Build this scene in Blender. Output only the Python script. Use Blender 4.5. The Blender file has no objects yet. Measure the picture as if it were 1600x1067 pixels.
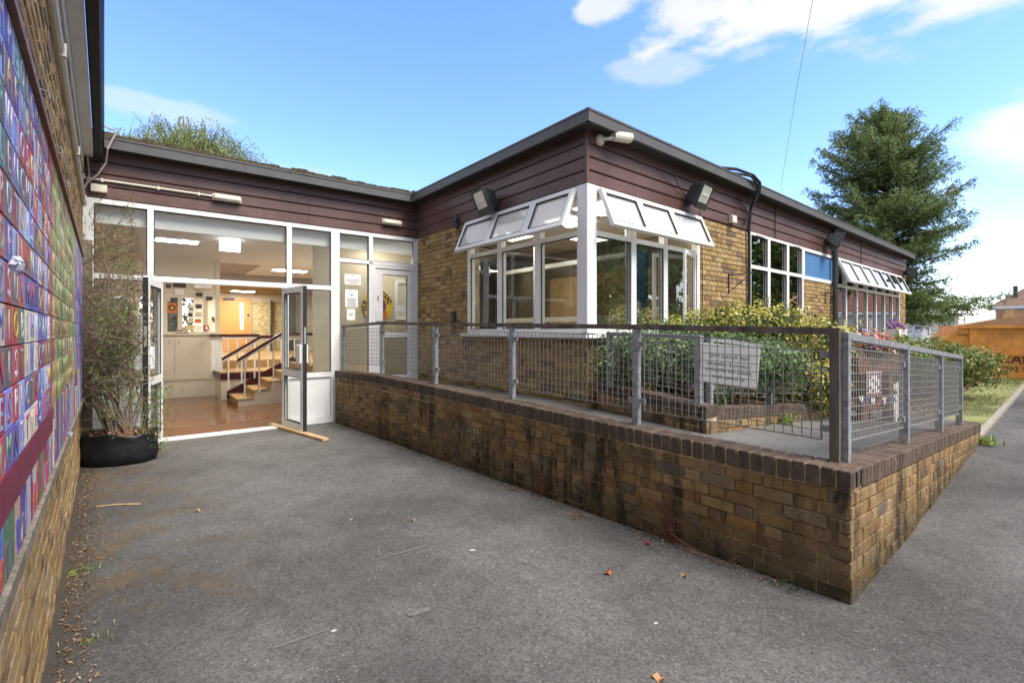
import bpy, math, random
import numpy as np
from mathutils import Vector, Matrix
random.seed(7); rng = np.random.default_rng(7)
C = bpy.context.scene.collection
SC = bpy.context.scene
R = math.radians
# ------------------------------------------------------------------ camera
cam_d = bpy.data.cameras.new('camera'); cam = bpy.data.objects.new('camera', cam_d); C.objects.link(cam)
cam.location = (0, 0, 1.465); cam.rotation_euler = (R(90), 0, 0)
cam_d.sensor_width = 36; cam_d.lens = 36*755/1600; cam_d.shift_y = -16.5/1600
cam_d.clip_start = 0.03; cam_d.clip_end = 900
SC.camera = cam
# ------------------------------------------------------------------ sky, sun, exposure
SUN_EL, SUN_ROT = R(54), R(122)
wd = bpy.data.worlds.new('World'); SC.world = wd; wd.use_nodes = True
def nd(nt, typ, **k):
    n = nt.nodes.new(typ)
    for a, v in k.items():
        if a.startswith('i_'):
            key = a[2:]; key = int(key) if key.isdigit() else key.replace('_', ' ')
            n.inputs[key].default_value = v
        else: setattr(n, a, v)
    return n
def mth(nt, op, a, b=None, c=None, clamp=False):
    n = nt.nodes.new('ShaderNodeMath'); n.operation = op; n.use_clamp = clamp
    for i, x in enumerate((a, b, c)):
        if x is None: continue
        if hasattr(x, 'links'): nt.links.new(x, n.inputs[i])
        else: n.inputs[i].default_value = x
    return n.outputs[0]
def sstep(nt, x, lo, hi):
    n = nt.nodes.new('ShaderNodeMapRange'); n.interpolation_type = 'SMOOTHSTEP'; n.clamp = True
    nt.links.new(x, n.inputs[0]); n.inputs[1].default_value = lo; n.inputs[2].default_value = hi
    return n.outputs[0]
def mixc(nt, fac, a, b, mode='MIX'):
    n = nt.nodes.new('ShaderNodeMix'); n.data_type = 'RGBA'; n.blend_type = mode
    for s, x in ((0, fac), (6, a), (7, b)):
        if hasattr(x, 'links'): nt.links.new(x, n.inputs[s])
        else: n.inputs[s].default_value = x if s == 0 else (tuple(x) + (1,) if len(x) == 3 else x)
    return n.outputs[2]
nt = wd.node_tree; nt.nodes.clear()
sky = nd(nt, 'ShaderNodeTexSky', sky_type='NISHITA', sun_disc=False, sun_elevation=SUN_EL, sun_rotation=SUN_ROT,
         air_density=1.0, dust_density=0.15, ozone_density=2.5)
tc = nd(nt, 'ShaderNodeTexCoord'); sep = nd(nt, 'ShaderNodeSeparateXYZ'); nt.links.new(tc.outputs['Generated'], sep.inputs[0])
az = mth(nt, 'ARCTAN2', sep.outputs[0], sep.outputs[1]); el = mth(nt, 'ARCSINE', sep.outputs[2])
cmb = nd(nt, 'ShaderNodeCombineXYZ'); nt.links.new(az, cmb.inputs[0]); nt.links.new(mth(nt, 'MULTIPLY', el, 2.6), cmb.inputs[1])
def wnoise(scale, det, rough):
    n = nd(nt, 'ShaderNodeTexNoise', i_Scale=scale, i_Detail=det, i_Roughness=rough); nt.links.new(cmb.outputs[0], n.inputs['Vector']); return n.outputs[0]
n1 = wnoise(5.0, 8, 0.62); n2 = wnoise(2.2, 7, 0.58)
mask = None
def cell(a0, e0, ra, re, k, amt):
    dx = mth(nt, 'DIVIDE', mth(nt, 'SUBTRACT', az, R(a0)), R(ra)); dy = mth(nt, 'DIVIDE', mth(nt, 'SUBTRACT', el, R(e0)), R(re))
    d = mth(nt, 'SQRT', mth(nt, 'ADD', mth(nt, 'MULTIPLY', dx, dx), mth(nt, 'MULTIPLY', dy, dy)))
    d = mth(nt, 'ADD', d, mth(nt, 'MULTIPLY', mth(nt, 'SUBTRACT', n1, 0.5), k))
    return mth(nt, 'MULTIPLY', mth(nt, 'SUBTRACT', 1.0, sstep(nt, d, 0.45, 1.05)), amt)
for c in ((34, 30.5, 19, 4.6, 2.6, .96), (47, 30, 12, 7, 2.0, .96), (10.5, 33.5, 4, 1.8, 3.2, .8), (48.5, 15.8, 7.5, 3.6, 1.7, .95), (39, 12.5, 5, 2.2, 2.8, .25),
          (50, 5.5, 8, 2.2, 2.8, .35), (-36, 20.5, 7, 1.3, 2.6, .38), (-29, 16.5, 13, 1.1, 2.8, .32), (17, 27.5, 6, 1.6, 3.0, .4), (75, 22, 14, 8, 2.2, .9)):
    m = cell(*c); mask = m if mask is None else mth(nt, 'MAXIMUM', mask, m)
away = sstep(nt, mth(nt, 'ABSOLUTE', az), R(47), R(56))
gen = mth(nt, 'MULTIPLY', mth(nt, 'MULTIPLY', sstep(nt, n2, .36, .5), away), .92)
mask = mth(nt, 'MAXIMUM', mask, gen)
hs_ = nd(nt, 'ShaderNodeHueSaturation', i_Saturation=1.16); nt.links.new(sky.outputs[0], hs_.inputs['Color'])
skyc = mixc(nt, 1.0, hs_.outputs[0], (.67, .605, .70), 'MULTIPLY')
shade = mixc(nt, sstep(nt, n1, .3, .7), (1.62, 1.65, 1.74), (1.86, 1.85, 1.87))
out_c = mixc(nt, mask, skyc, shade)
bg = nd(nt, 'ShaderNodeBackground', i_Strength=0.145); nt.links.new(out_c, bg.inputs[0])
ow = nd(nt, 'ShaderNodeOutputWorld'); nt.links.new(bg.outputs[0], ow.inputs[0])
sun_d = bpy.data.lights.new('sun', 'SUN'); sun_d.energy = 1.6; sun_d.angle = R(32); sun_d.color = (1, .93, .83)
sun = bpy.data.objects.new('sun', sun_d); C.objects.link(sun)
sdir = Vector((math.sin(SUN_ROT)*math.cos(SUN_EL), math.cos(SUN_ROT)*math.cos(SUN_EL), math.sin(SUN_EL)))
sun.rotation_euler = (-sdir).to_track_quat('-Z', 'Y').to_euler(); sun.location = sdir*40
SC.view_settings.view_transform = 'Standard'; SC.view_settings.look = 'None'
SC.view_settings.gamma = 1; SC.view_settings.use_curve_mapping = False
SC.view_settings.exposure = 2.05
SC.cycles.use_denoising = True; SC.cycles.max_bounces = 10; SC.cycles.transparent_max_bounces = 24
SC.cycles.sample_clamp_indirect = 6

# ------------------------------------------------------------------ mesh + object helpers
class G:
    def __init__(s): s.v = []; s.f = []; s.m = []; s.a = []
    def add(s, vs, fs, mi=0, a=0.0):
        o = len(s.v); s.v += [tuple(p) for p in vs]; s.f += [tuple(i+o for i in f) for f in fs]; s.m += [mi]*len(fs); s.a += [a]*len(fs)
    def box(s, x0, x1, y0, y1, z0, z1, mi=0, a=0.0, M=None):
        vs = [(x0,y0,z0),(x1,y0,z0),(x1,y1,z0),(x0,y1,z0),(x0,y0,z1),(x1,y0,z1),(x1,y1,z1),(x0,y1,z1)]
        if M is not None: vs = [M @ Vector(p) for p in vs]
        s.add(vs, [(0,3,2,1),(4,5,6,7),(0,1,5,4),(1,2,6,5),(2,3,7,6),(3,0,4,7)], mi, a); return s
    def cbox(s, x0, x1, y0, y1, z0, z1, c, mi=0, a=0.0, M=None):     # box with chamfered vertical/horizontal edges (24 verts)
        X=(x0,x1);Y=(y0,y1);Z=(z0,z1); b=bmesh.new(); bmesh.ops.create_cube(b,size=1)
        for v in b.verts: v.co = Vector((X[v.co.x>0],Y[v.co.y>0],Z[v.co.z>0]))
        bmesh.ops.bevel(b, geom=b.edges[:], offset=c, segments=1, affect='EDGES')
        b.verts.index_update()
        vs=[(M@v.co if M is not None else v.co.copy()) for v in b.verts]
        s.add(vs,[tuple(v.index for v in f.verts) for f in b.faces],mi,a); b.free(); return s
    def quad(s, a, b, c, d, mi=0): s.add([a,b,c,d], [(0,1,2,3)], mi); return s
    def poly(s, pts, mi=0): s.add(pts, [tuple(range(len(pts)))], mi); return s
    def prism(s, pts, ext, mi=0):                                     # pts planar polygon, ext vector
        n = len(pts); e = Vector(ext); q = [Vector(p) for p in pts]
        s.add(q + [p+e for p in q], [tuple(range(n))[::-1], tuple(range(n, 2*n))] + [(i,(i+1)%n,n+(i+1)%n,n+i) for i in range(n)], mi); return s
    def tube(s, pts, r, n=8, mi=0, cap=True):
        pts = [Vector(p) for p in pts]; rs = r if isinstance(r, (list, tuple)) else [r]*len(pts)
        rings = []; up = None
        for i, p in enumerate(pts):
            t = (pts[min(i+1,len(pts)-1)] - pts[max(i-1,0)])
            t = t.normalized() if t.length > 1e-9 else Vector((0,0,1))
            if up is None: up = t.orthogonal().normalized()
            up = (up - t*up.dot(t)); up = up.normalized() if up.length > 1e-6 else t.orthogonal().normalized()
            b = t.cross(up); rings.append([p + (up*math.cos(2*math.pi*k/n) + b*math.sin(2*math.pi*k/n))*rs[i] for k in range(n)])
        vs = [q for ring in rings for q in ring]
        fs = [(i*n+k, i*n+(k+1)%n, (i+1)*n+(k+1)%n, (i+1)*n+k) for i in range(len(pts)-1) for k in range(n)]
        if cap: fs += [tuple(range(n))[::-1], tuple(range((len(pts)-1)*n, len(pts)*n))]
        s.add(vs, fs, mi); return s
    def lathe(s, prof, n=16, cx=0, cy=0, mi=0, sx=1, sy=1):
        vs = [(cx+r*sx*math.cos(2*math.pi*k/n), cy+r*sy*math.sin(2*math.pi*k/n), z) for r, z in prof for k in range(n)]
        fs = [(i*n+k, i*n+(k+1)%n, (i+1)*n+(k+1)%n, (i+1)*n+k) for i in range(len(prof)-1) for k in range(n)]
        fs += [tuple(range(n))[::-1], tuple(range((len(prof)-1)*n, len(prof)*n))]
        s.add(vs, fs, mi); return s
    def mesh(s, name, mats, smooth=False):
        me = bpy.data.meshes.new(name); me.from_pydata(s.v, [], s.f)
        for m in (mats if isinstance(mats, (list, tuple)) else [mats]): me.materials.append(m)
        if any(s.m): me.polygons.foreach_set('material_index', s.m)
        if any(s.a):
            at = me.attributes.new('rnd', 'FLOAT', 'FACE'); at.data.foreach_set('value', s.a)
        if smooth: me.polygons.foreach_set('use_smooth', [True]*len(me.polygons))
        me.update(); return me
import bmesh
def link(name, me, parent=None, loc=(0,0,0), rot=0, scale=None):
    o = bpy.data.objects.new(name, me); C.objects.link(o); o.parent = parent
    o.location = loc; o.rotation_euler = rot if isinstance(rot, (tuple, list)) else (0, 0, rot)
    if scale: o.scale = scale
    return o
def obj(name, g, mats, parent=None, loc=(0,0,0), rot=0, smooth=False): return link(name, g.mesh(name, mats, smooth), parent, loc, rot)
def tag(o, label=None, cat=None, group=None, kind=None):
    for k, v in (('label', label), ('category', cat), ('group', group), ('kind', kind)):
        if v: o[k] = v
    return o
def thing(name, label, cat, loc=(0,0,0), rot=0, group=None):
    return tag(link(name, None, None, loc, rot), label, cat, group)
def copy_tree(o, parent=None):
    c = o.copy(); C.objects.link(c); c.parent = parent
    for ch in o.children: copy_tree(ch, c)
    return c
class Wall:
    def __init__(s, o, d):
        d = Vector(d).normalized(); s.o = Vector(o); s.d = d; s.n = Vector((d.y, -d.x)); s.ang = math.atan2(d.y, d.x)
    def p(s, u, off=0, z=0): q = s.o + s.d*u + s.n*off; return Vector((q.x, q.y, z))
EW = Wall((-5.313, 5.989), (980, 755))          # glazed link
LW = Wall((-1.7229, 8.7549), (595, -755))       # left wing of the block
RW = Wall((.8527, 5.4868), (895, 755))          # right facade of the block
HW = Wall((-.2612, 0), (-637, 755))             # hall wall on the left
LOWN = Vector((1.815, 2.6)); LOWL = Vector((-682, 755)).normalized(); LOWR = Vector((895, 755)).normalized()
def gz(x, y):                                    # ground height
    q = (x-.8527)*.7854 + (y-5.4868)*.619
    return .034*min(max(q, 0), 4) + .0135*min(max(q-4, 0), 30)

# ------------------------------------------------------------------ materials
def mat(name, col=(.5,.5,.5), rough=.6, metal=0, var=.0, scale=8, bump=0, bscale=60, spec=.4, coords='pos', stretch=(1,1,1)):
    m = bpy.data.materials.new(name); m.use_nodes = True; t = m.node_tree; b = t.nodes['Principled BSDF']
    b.inputs['Roughness'].default_value = rough; b.inputs['Metallic'].default_value = metal; b.inputs['Specular IOR Level'].default_value = spec
    b.inputs['Base Color'].default_value = (*col, 1)
    if var or bump:
        gm = nd(t, 'ShaderNodeNewGeometry'); mp = nd(t, 'ShaderNodeMapping'); mp.inputs['Scale'].default_value = stretch
        t.links.new(gm.outputs['Position'], mp.inputs[0]); v = mp.outputs[0]
    if var:
        n = nd(t, 'ShaderNodeTexNoise', i_Scale=scale, i_Detail=6, i_Roughness=.65); t.links.new(v, n.inputs['Vector'])
        lo = tuple(c*(1-var) for c in col); hi = tuple(min(1, c*(1+var)) for c in col)
        t.links.new(mixc(t, sstep(t, n.outputs[0], .3, .7), lo, hi), b.inputs['Base Color'])
    if bump:
        n = nd(t, 'ShaderNodeTexNoise', i_Scale=bscale, i_Detail=4); t.links.new(v, n.inputs['Vector'])
        bp = nd(t, 'ShaderNodeBump', i_Strength=bump, i_Distance=.01); t.links.new(n.outputs[0], bp.inputs['Height']); t.links.new(bp.outputs[0], b.inputs['Normal'])
    return m
def ramp(t, x, stops):
    n = nd(t, 'ShaderNodeValToRGB'); cr = n.color_ramp
    while len(cr.elements) > 1: cr.elements.remove(cr.elements[-1])
    cr.elements[0].position = stops[0][0]; cr.elements[0].color = (*stops[0][1], 1)
    for p, c in stops[1:]: e = cr.elements.new(p); e.color = (*c, 1)
    t.links.new(x, n.inputs[0]); return n.outputs[0]
def rnd_val(t):
    oi = nd(t, 'ShaderNodeObjectInfo'); at = nd(t, 'ShaderNodeAttribute', attribute_name='rnd')
    return mth(t, 'FRACT', mth(t, 'ADD', oi.outputs['Random'], at.outputs['Fac']))
def posn(t, scale, det=5, rough=.6, stretch=None):
    gm = nd(t, 'ShaderNodeNewGeometry'); v = gm.outputs['Position']
    if stretch: mp = nd(t, 'ShaderNodeMapping'); mp.inputs['Scale'].default_value = stretch; t.links.new(v, mp.inputs[0]); v = mp.outputs[0]
    n = nd(t, 'ShaderNodeTexNoise', i_Scale=scale, i_Detail=det, i_Roughness=rough); t.links.new(v, n.inputs['Vector']); return n.outputs[0]
def bump_in(t, b, h, strength=.4, dist=.006):
    bp = nd(t, 'ShaderNodeBump', i_Strength=strength, i_Distance=dist); t.links.new(h, bp.inputs['Height']); t.links.new(bp.outputs[0], b.inputs['Normal'])
def brick_mat(name, stops, streak=0, moss=0, pale=0):
    m = mat(name, rough=.9, spec=.2); t = m.node_tree; b = t.nodes['Principled BSDF']
    c = ramp(t, rnd_val(t), stops)
    f = posn(t, 34, 8, .78); c = mixc(t, mth(t, 'MULTIPLY', sstep(t, f, .46, .64), .72 if not streak else .5), c, tuple(x*.38 for x in stops[0][1]))
    f2 = posn(t, 11, 6, .72); c = mixc(t, mth(t, 'MULTIPLY', sstep(t, f2, .5, .68), .42 if not streak else .3), c, (.36,.29,.19))
    f6 = posn(t, 2.1, 5, .7); c = mixc(t, mth(t, 'MULTIPLY', sstep(t, f6, .42, .66), .30 if not streak else .28), c, (.17,.115,.06) if not streak else (.085,.06,.035))
    if pale:
        f3 = posn(t, 3.2, 6, .7, (1, 1, 2.6)); c = mixc(t, mth(t, 'MULTIPLY', sstep(t, f3, .48, .68), pale), c, (.46,.39,.28))
    if streak:
        f4 = posn(t, 7.5, 7, .74, (1, 1, .16)); f5 = posn(t, 1.4, 4, .6)
        s = mth(t, 'MULTIPLY', sstep(t, f4, .46, .60), sstep(t, f5, .34, .56)); c = mixc(t, mth(t, 'MULTIPLY', s, streak), c, (.013,.011,.009))
        f7 = posn(t, 24, 6, .75, (1, 1, .35)); c = mixc(t, mth(t, 'MULTIPLY', sstep(t, f7, .56, .66), .35), c, (.30,.25,.18))
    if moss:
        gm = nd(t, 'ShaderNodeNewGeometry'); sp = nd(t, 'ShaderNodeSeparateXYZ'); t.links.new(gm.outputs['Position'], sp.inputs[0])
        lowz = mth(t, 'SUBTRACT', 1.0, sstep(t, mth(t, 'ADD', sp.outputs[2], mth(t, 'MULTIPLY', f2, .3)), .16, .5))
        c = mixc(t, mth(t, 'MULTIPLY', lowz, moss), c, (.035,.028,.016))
    t.links.new(c, b.inputs['Base Color']); bump_in(t, b, posn(t, 95, 6, .75), .9, .008)
    return m
STOCK = [(0,(.33,.215,.085)),(.2,(.43,.295,.125)),(.42,(.49,.345,.165)),(.62,(.39,.25,.105)),(.76,(.53,.395,.22)),(.86,(.24,.14,.075)),(.94,(.155,.115,.095)),(1,(.33,.20,.085))]
LOWST = [(0,(.28,.175,.07)),(.15,(.36,.24,.11)),(.3,(.22,.14,.07)),(.45,(.40,.28,.14)),(.58,(.30,.16,.06)),(.72,(.14,.10,.065)),(.84,(.33,.235,.12)),(.92,(.16,.135,.115)),(1,(.35,.19,.07))]
m_brick = brick_mat('stock_brick', STOCK)
m_hallbrick = brick_mat('hall_brick', [(p, (c[0]*.98, c[1]*.96, c[2]*.9)) for p, c in STOCK], pale=.45)
m_lowbrick = brick_mat('weathered_brick', LOWST, streak=.82, moss=.66)
m_coping = brick_mat('coping_brick', [(0,(.105,.074,.06)),(.3,(.14,.098,.078)),(.6,(.095,.07,.058)),(.8,(.17,.12,.095)),(1,(.13,.10,.084))], streak=.35)
m_mortar = mat('mortar', (.30,.25,.17), .95, var=.35, scale=6, bump=.5, bscale=120)
m_mortar2 = mat('dirty_mortar', (.46,.36,.21), .95, var=.6, scale=4.5, bump=.5, bscale=120)
m_white = mat('white_upvc', (.78,.78,.77), .35, var=.03, scale=3)
m_whiteb = mat('white_board', (.74,.74,.74), .45, var=.05, scale=3)
m_alu = mat('white_aluminium', (.76,.76,.755), .4, var=.05, scale=5)
m_black = mat('black_rubber', (.02,.02,.02), .6)
m_fascia = mat('grey_fascia', (.088,.086,.084), .5, var=.12, scale=3)
m_soffit = mat('dark_soffit', (.035,.033,.032), .8)
m_felt = mat('roof_felt', (.06,.062,.062), .95, var=.3, scale=4)
m_galv = mat('galvanised_steel', (.36,.38,.40), .52, .55, var=.3, scale=26)
m_rust = mat('rusty_steel', (.16,.14,.125), .45, .5, var=.5, scale=9, stretch=(1,1,.2))
m_wire = mat('mesh_wire', (.30,.295,.28), .5, .5, var=.15, scale=30)
m_dgrey = mat('floodlight_grey', (.045,.05,.05), .5, var=.15, scale=12)
m_cream = mat('cream_plastic', (.66,.63,.52), .45)
m_lamp_glass = mat('lamp_glass', (.62,.60,.52), .12, spec=.8)
m_wood = mat('new_timber', (.50,.34,.17), .6, var=.2, scale=14, stretch=(1,1,1))
m_oldwood = mat('grey_timber', (.20,.17,.125), .9, var=.45, scale=22, bump=.6, bscale=50)
m_brownwood = mat('stained_timber', (.22,.10,.055), .6, var=.3, scale=20)
m_oak = mat('oak_door', (.47,.24,.075), .4, var=.12, scale=9, stretch=(6,6,.5))
m_maroon = mat('maroon_paint', (.06,.010,.013), .3)
m_cinner = mat('cream_wall_paint', (.64,.57,.45), .6, var=.04, scale=2)
m_carpet = mat('tan_carpet', (.36,.22,.085), .9, var=.15, scale=30)
m_redcarpet = mat('red_carpet', (.12,.015,.02), .9)
m_ceil = mat('ceiling_paint', (.62,.62,.64), .8)
m_ceilw = mat('ceiling_white', (.88,.88,.88), .8)
m_ceilt = mat('ceiling_tile', (.30,.235,.155), .9)
m_blue = mat('blue_panel', (.075,.20,.42), .35, var=.08, scale=2, stretch=(7,7,.4))
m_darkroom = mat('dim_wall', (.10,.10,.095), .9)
m_soil = mat('bark_mulch', (.17,.10,.055), .95, var=.6, scale=40, bump=1, bscale=60)
m_bag = mat('black_pot_bag', (.012,.013,.016), .42, var=.3, scale=9, bump=.7, bscale=14)
m_twig = mat('bare_twig', (.21,.155,.11), .85, var=.3, scale=20)
m_bark = mat('bark', (.085,.058,.04), .95, var=.4, scale=12, bump=.8, bscale=20)
m_conc = mat('concrete', (.29,.265,.215), .9, var=.2, scale=12, bump=.4, bscale=80)
m_roofmoss = mat('roof_moss', (.075,.062,.035), 1, var=.6, scale=30, bump=1, bscale=40)
m_skip = mat('orange_skip_paint', (.68,.29,.055), .5, var=.22, scale=4, bump=.25, bscale=6)
m_skiptext = mat('skip_lettering', (.05,.012,.03), .6)
m_card = mat('cardboard', (.40,.26,.15), .8, var=.15, scale=5)
m_roofred = mat('clay_roof_tile', (.30,.115,.065), .85, var=.2, scale=6)
m_roofbrown = mat('brown_roof_tile', (.17,.105,.075), .85, var=.25, scale=3)
m_render = mat('pale_render', (.62,.58,.5), .9, var=.06)
m_paper = mat('paper', (.82,.81,.78), .7)
m_cpaper = mat('cream_paper', (.62,.56,.43), .7)
m_ink = mat('faded_ink', (.27,.28,.30), .7)
m_yellow = mat('yellow_print', (.72,.50,.04), .5)
m_orange = mat('orange_print', (.65,.16,.03), .5)
m_purple = mat('purple_print', (.13,.05,.22), .5)
m_skin = mat('peach_print', (.62,.36,.25), .5)
m_darkprint = mat('dark_print', (.06,.05,.05), .6, var=.6, scale=30)
m_cable = mat('black_cable', (.018,.018,.018), .6)
m_gcable = mat('grey_cable', (.42,.36,.33), .6)
m_pipegreen = mat('dark_downpipe', (.045,.052,.05), .45)
def glassmat(name, tint, base=.05, gl=1.0):
    m = bpy.data.materials.new(name); m.use_nodes = True; t = m.node_tree; t.nodes.clear()
    tr = nd(t, 'ShaderNodeBsdfTransparent'); tr.inputs[0].default_value = (*tint, 1)
    gs = nd(t, 'ShaderNodeBsdfGlossy', i_Roughness=.004); gs.inputs[0].default_value = (gl, gl, gl, 1)
    lw = nd(t, 'ShaderNodeFresnel', i_IOR=1.52)
    gb = nd(t, 'ShaderNodeNewGeometry'); f = mth(t, 'MULTIPLY', mth(t, 'ADD', lw.outputs[0], base, clamp=True), mth(t, 'SUBTRACT', 1.0, gb.outputs['Backfacing']))
    n = posn(t, 1.1, 1); bp = nd(t, 'ShaderNodeBump', i_Strength=.04, i_Distance=.05); t.links.new(n, bp.inputs['Height'])
    t.links.new(bp.outputs[0], gs.inputs['Normal'])
    mx = nd(t, 'ShaderNodeMixShader'); t.links.new(f, mx.inputs[0]); t.links.new(tr.outputs[0], mx.inputs[1]); t.links.new(gs.outputs[0], mx.inputs[2])
    o = nd(t, 'ShaderNodeOutputMaterial'); t.links.new(mx.outputs[0], o.inputs[0]); return m
m_glass = glassmat('window_glass', (.94,.96,.95), .0)
m_glassr = glassmat('reflective_glass', (.50,.54,.52), .42)
m_glassd = glassmat('tinted_glass', (.70,.74,.72), .10)
def emit(name, col, s):
    m = mat(name, (.8,.8,.8)); b = m.node_tree.nodes['Principled BSDF']; b.inputs['Emission Color'].default_value = (*col, 1); b.inputs['Emission Strength'].default_value = s; return m
def painted_reflection():  # diffuse white in the glass stands in for bright cloud reflections on the sashes
    m = glassmat('painted_reflection_glass', (.9,.92,.92), .06); t = m.node_tree; mx = [n for n in t.nodes if n.type == 'MIX_SHADER'][0]; tr = [n for n in t.nodes if n.type == 'BSDF_TRANSPARENT'][0]
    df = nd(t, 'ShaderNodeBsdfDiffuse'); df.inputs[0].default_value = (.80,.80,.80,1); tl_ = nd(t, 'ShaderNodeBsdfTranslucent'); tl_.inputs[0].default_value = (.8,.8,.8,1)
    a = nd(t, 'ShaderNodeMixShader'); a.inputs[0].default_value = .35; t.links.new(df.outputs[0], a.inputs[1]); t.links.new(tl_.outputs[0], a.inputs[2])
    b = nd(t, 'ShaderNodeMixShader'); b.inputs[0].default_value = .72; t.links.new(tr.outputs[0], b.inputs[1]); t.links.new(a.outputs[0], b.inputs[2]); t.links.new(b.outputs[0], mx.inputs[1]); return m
m_paintrefl = painted_reflection()
m_light = emit('light_panel', (1, .96, .88), 21)
m_lobbyfill = emit('added_lobby_light', (1, .93, .80), 6)
m_lightw = emit('warm_light_panel', (1, .93, .78), 2.6)
# cladding: dark brown plastic boards with faint grain and hanging dirt lines
def clad():
    m = mat('brown_cladding', rough=.42, spec=.45); t = m.node_tree; b = t.nodes['Principled BSDF']
    c = mixc(t, sstep(t, posn(t, 1.3, 4), .3, .7), (.086,.042,.034), (.125,.067,.056))
    c = mixc(t, mth(t, 'MULTIPLY', sstep(t, posn(t, 16, 3, .6, (1, 1, .05)), .57, .68), .2), c, (.15,.12,.10))
    c = mixc(t, mth(t, 'MULTIPLY', sstep(t, posn(t, 9, 3, .6, (1, 1, 14)), .55, .7), .35), c, (.026,.012,.010))
    t.links.new(c, b.inputs['Base Color']); bump_in(t, b, posn(t, 12, 3, .6, (1, 1, 16)), .25, .004); return m
m_clad = clad()
# asphalt
def asphalt(name, moss, seed, dark=1.0):
    m = mat(name, rough=.92, spec=.25); t = m.node_tree; b = t.nodes['Principled BSDF']
    k = dark
    big = posn(t, .55, 5, .6); c = mixc(t, sstep(t, big, .32, .68), (.066*k,.063*k,.0595*k), (.130*k,.125*k,.118*k))
    gm = nd(t, 'ShaderNodeNewGeometry'); st = nd(t, 'ShaderNodeTexVoronoi', i_Scale=150.0); t.links.new(gm.outputs['Position'], st.inputs['Vector']); sc_ = nd(t, 'ShaderNodeSeparateColor'); t.links.new(st.outputs['Color'], sc_.inputs[0])
    st2 = nd(t, 'ShaderNodeTexVoronoi', i_Scale=68.0); t.links.new(gm.outputs['Position'], st2.inputs['Vector']); sc2 = nd(t, 'ShaderNodeSeparateColor'); t.links.new(st2.outputs['Color'], sc2.inputs[0])
    fine = mth(t, 'ADD', mth(t, 'MULTIPLY', sc_.outputs[0], .6), mth(t, 'MULTIPLY', sc2.outputs[1], .4)); c = mixc(t, fine, mixc(t, 1, c, (.5,.5,.5), 'MULTIPLY'), mixc(t, 1, c, (1.5,1.5,1.5), 'MULTIPLY'))
    med = posn(t, 7, 6, .75); c = mixc(t, mth(t, 'MULTIPLY', sstep(t, med, .5, .66), .28), c, mixc(t, 1, c, (1.55,1.55,1.52), 'MULTIPLY')); c = mixc(t, mth(t, 'MULTIPLY', sstep(t, posn(t, 3.3, 6, .7), .52, .64), .28), c, mixc(t, 1, c, (.55,.53,.5), 'MULTIPLY'))
    vo = nd(t, 'ShaderNodeTexVoronoi', i_Scale=85.0); t.links.new(gm.outputs['Position'], vo.inputs['Vector'])
    sel = nd(t, 'ShaderNodeSeparateColor'); t.links.new(vo.outputs['Color'], sel.inputs[0])
    chips = mth(t, 'MULTIPLY', sstep(t, sel.outputs[0], .93, .96), mth(t, 'SUBTRACT', 1.0, sstep(t, vo.outputs['Distance'], .25, .42)))
    c = mixc(t, mth(t, 'MULTIPLY', mth(t, 'MULTIPLY', chips, sstep(t, posn(t, 3, 3), .42, .6)), .6), c, (.40,.37,.33))
    if moss:
        sp = nd(t, 'ShaderNodeSeparateXYZ'); t.links.new(gm.outputs['Position'], sp.inputs[0])
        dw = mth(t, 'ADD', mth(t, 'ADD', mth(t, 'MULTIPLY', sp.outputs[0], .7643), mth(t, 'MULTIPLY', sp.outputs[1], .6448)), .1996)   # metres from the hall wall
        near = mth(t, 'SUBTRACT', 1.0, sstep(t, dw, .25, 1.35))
        band = mth(t, 'MULTIPLY', near, mth(t, 'MULTIPLY', sstep(t, sp.outputs[1], 2.2, 3.0), 1.0))
        mm = mth(t, 'MULTIPLY', band, sstep(t, posn(t, 2.3, 6, .72), .45, .6))
        mm = mth(t, 'MULTIPLY', mm, sstep(t, posn(t, 70, 3, .7), .36, .55))
        c = mixc(t, mth(t, 'MULTIPLY', mm, .55), c, mixc(t, sstep(t, posn(t, 4, 3), .4, .6), (.085,.05,.012), (.15,.085,.012)))
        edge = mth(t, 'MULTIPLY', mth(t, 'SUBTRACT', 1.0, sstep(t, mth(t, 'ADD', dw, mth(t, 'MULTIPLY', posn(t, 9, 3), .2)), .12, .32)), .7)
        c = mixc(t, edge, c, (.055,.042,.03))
    t.links.new(c, b.inputs['Base Color']); bump_in(t, b, mth(t, 'ADD', mth(t, 'MULTIPLY', mth(t, 'SUBTRACT', 1.0, st.outputs['Distance']), .5), mth(t, 'ADD', mth(t, 'MULTIPLY', fine, .6), mth(t, 'MULTIPLY', posn(t, 30, 3), .5))), .6, .006)
    return m
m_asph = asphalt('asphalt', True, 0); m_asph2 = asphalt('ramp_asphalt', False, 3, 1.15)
def leafmat(name, stops, rough=.5, trans=.25):
    m = mat(name, rough=rough, spec=.35); t = m.node_tree; b = t.nodes['Principled BSDF']
    gm = nd(t, 'ShaderNodeNewGeometry'); c = ramp(t, gm.outputs['Random Per Island'], stops)
    t.links.new(c, b.inputs['Base Color'])
    tr = nd(t, 'ShaderNodeBsdfTranslucent'); t.links.new(c, tr.inputs[0])
    mx = nd(t, 'ShaderNodeMixShader'); mx.inputs[0].default_value = trans
    t.links.new(b.outputs[0], mx.inputs[1]); t.links.new(tr.outputs[0], mx.inputs[2])
    t.links.new(mx.outputs[0], t.nodes['Material Output'].inputs[0]); return m
m_conif = leafmat('spruce_needles', [(0,(.08,.135,.05)),(.4,(.15,.215,.08)),(.75,(.21,.27,.10)),(1,(.29,.34,.14))], .7, .42)
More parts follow.
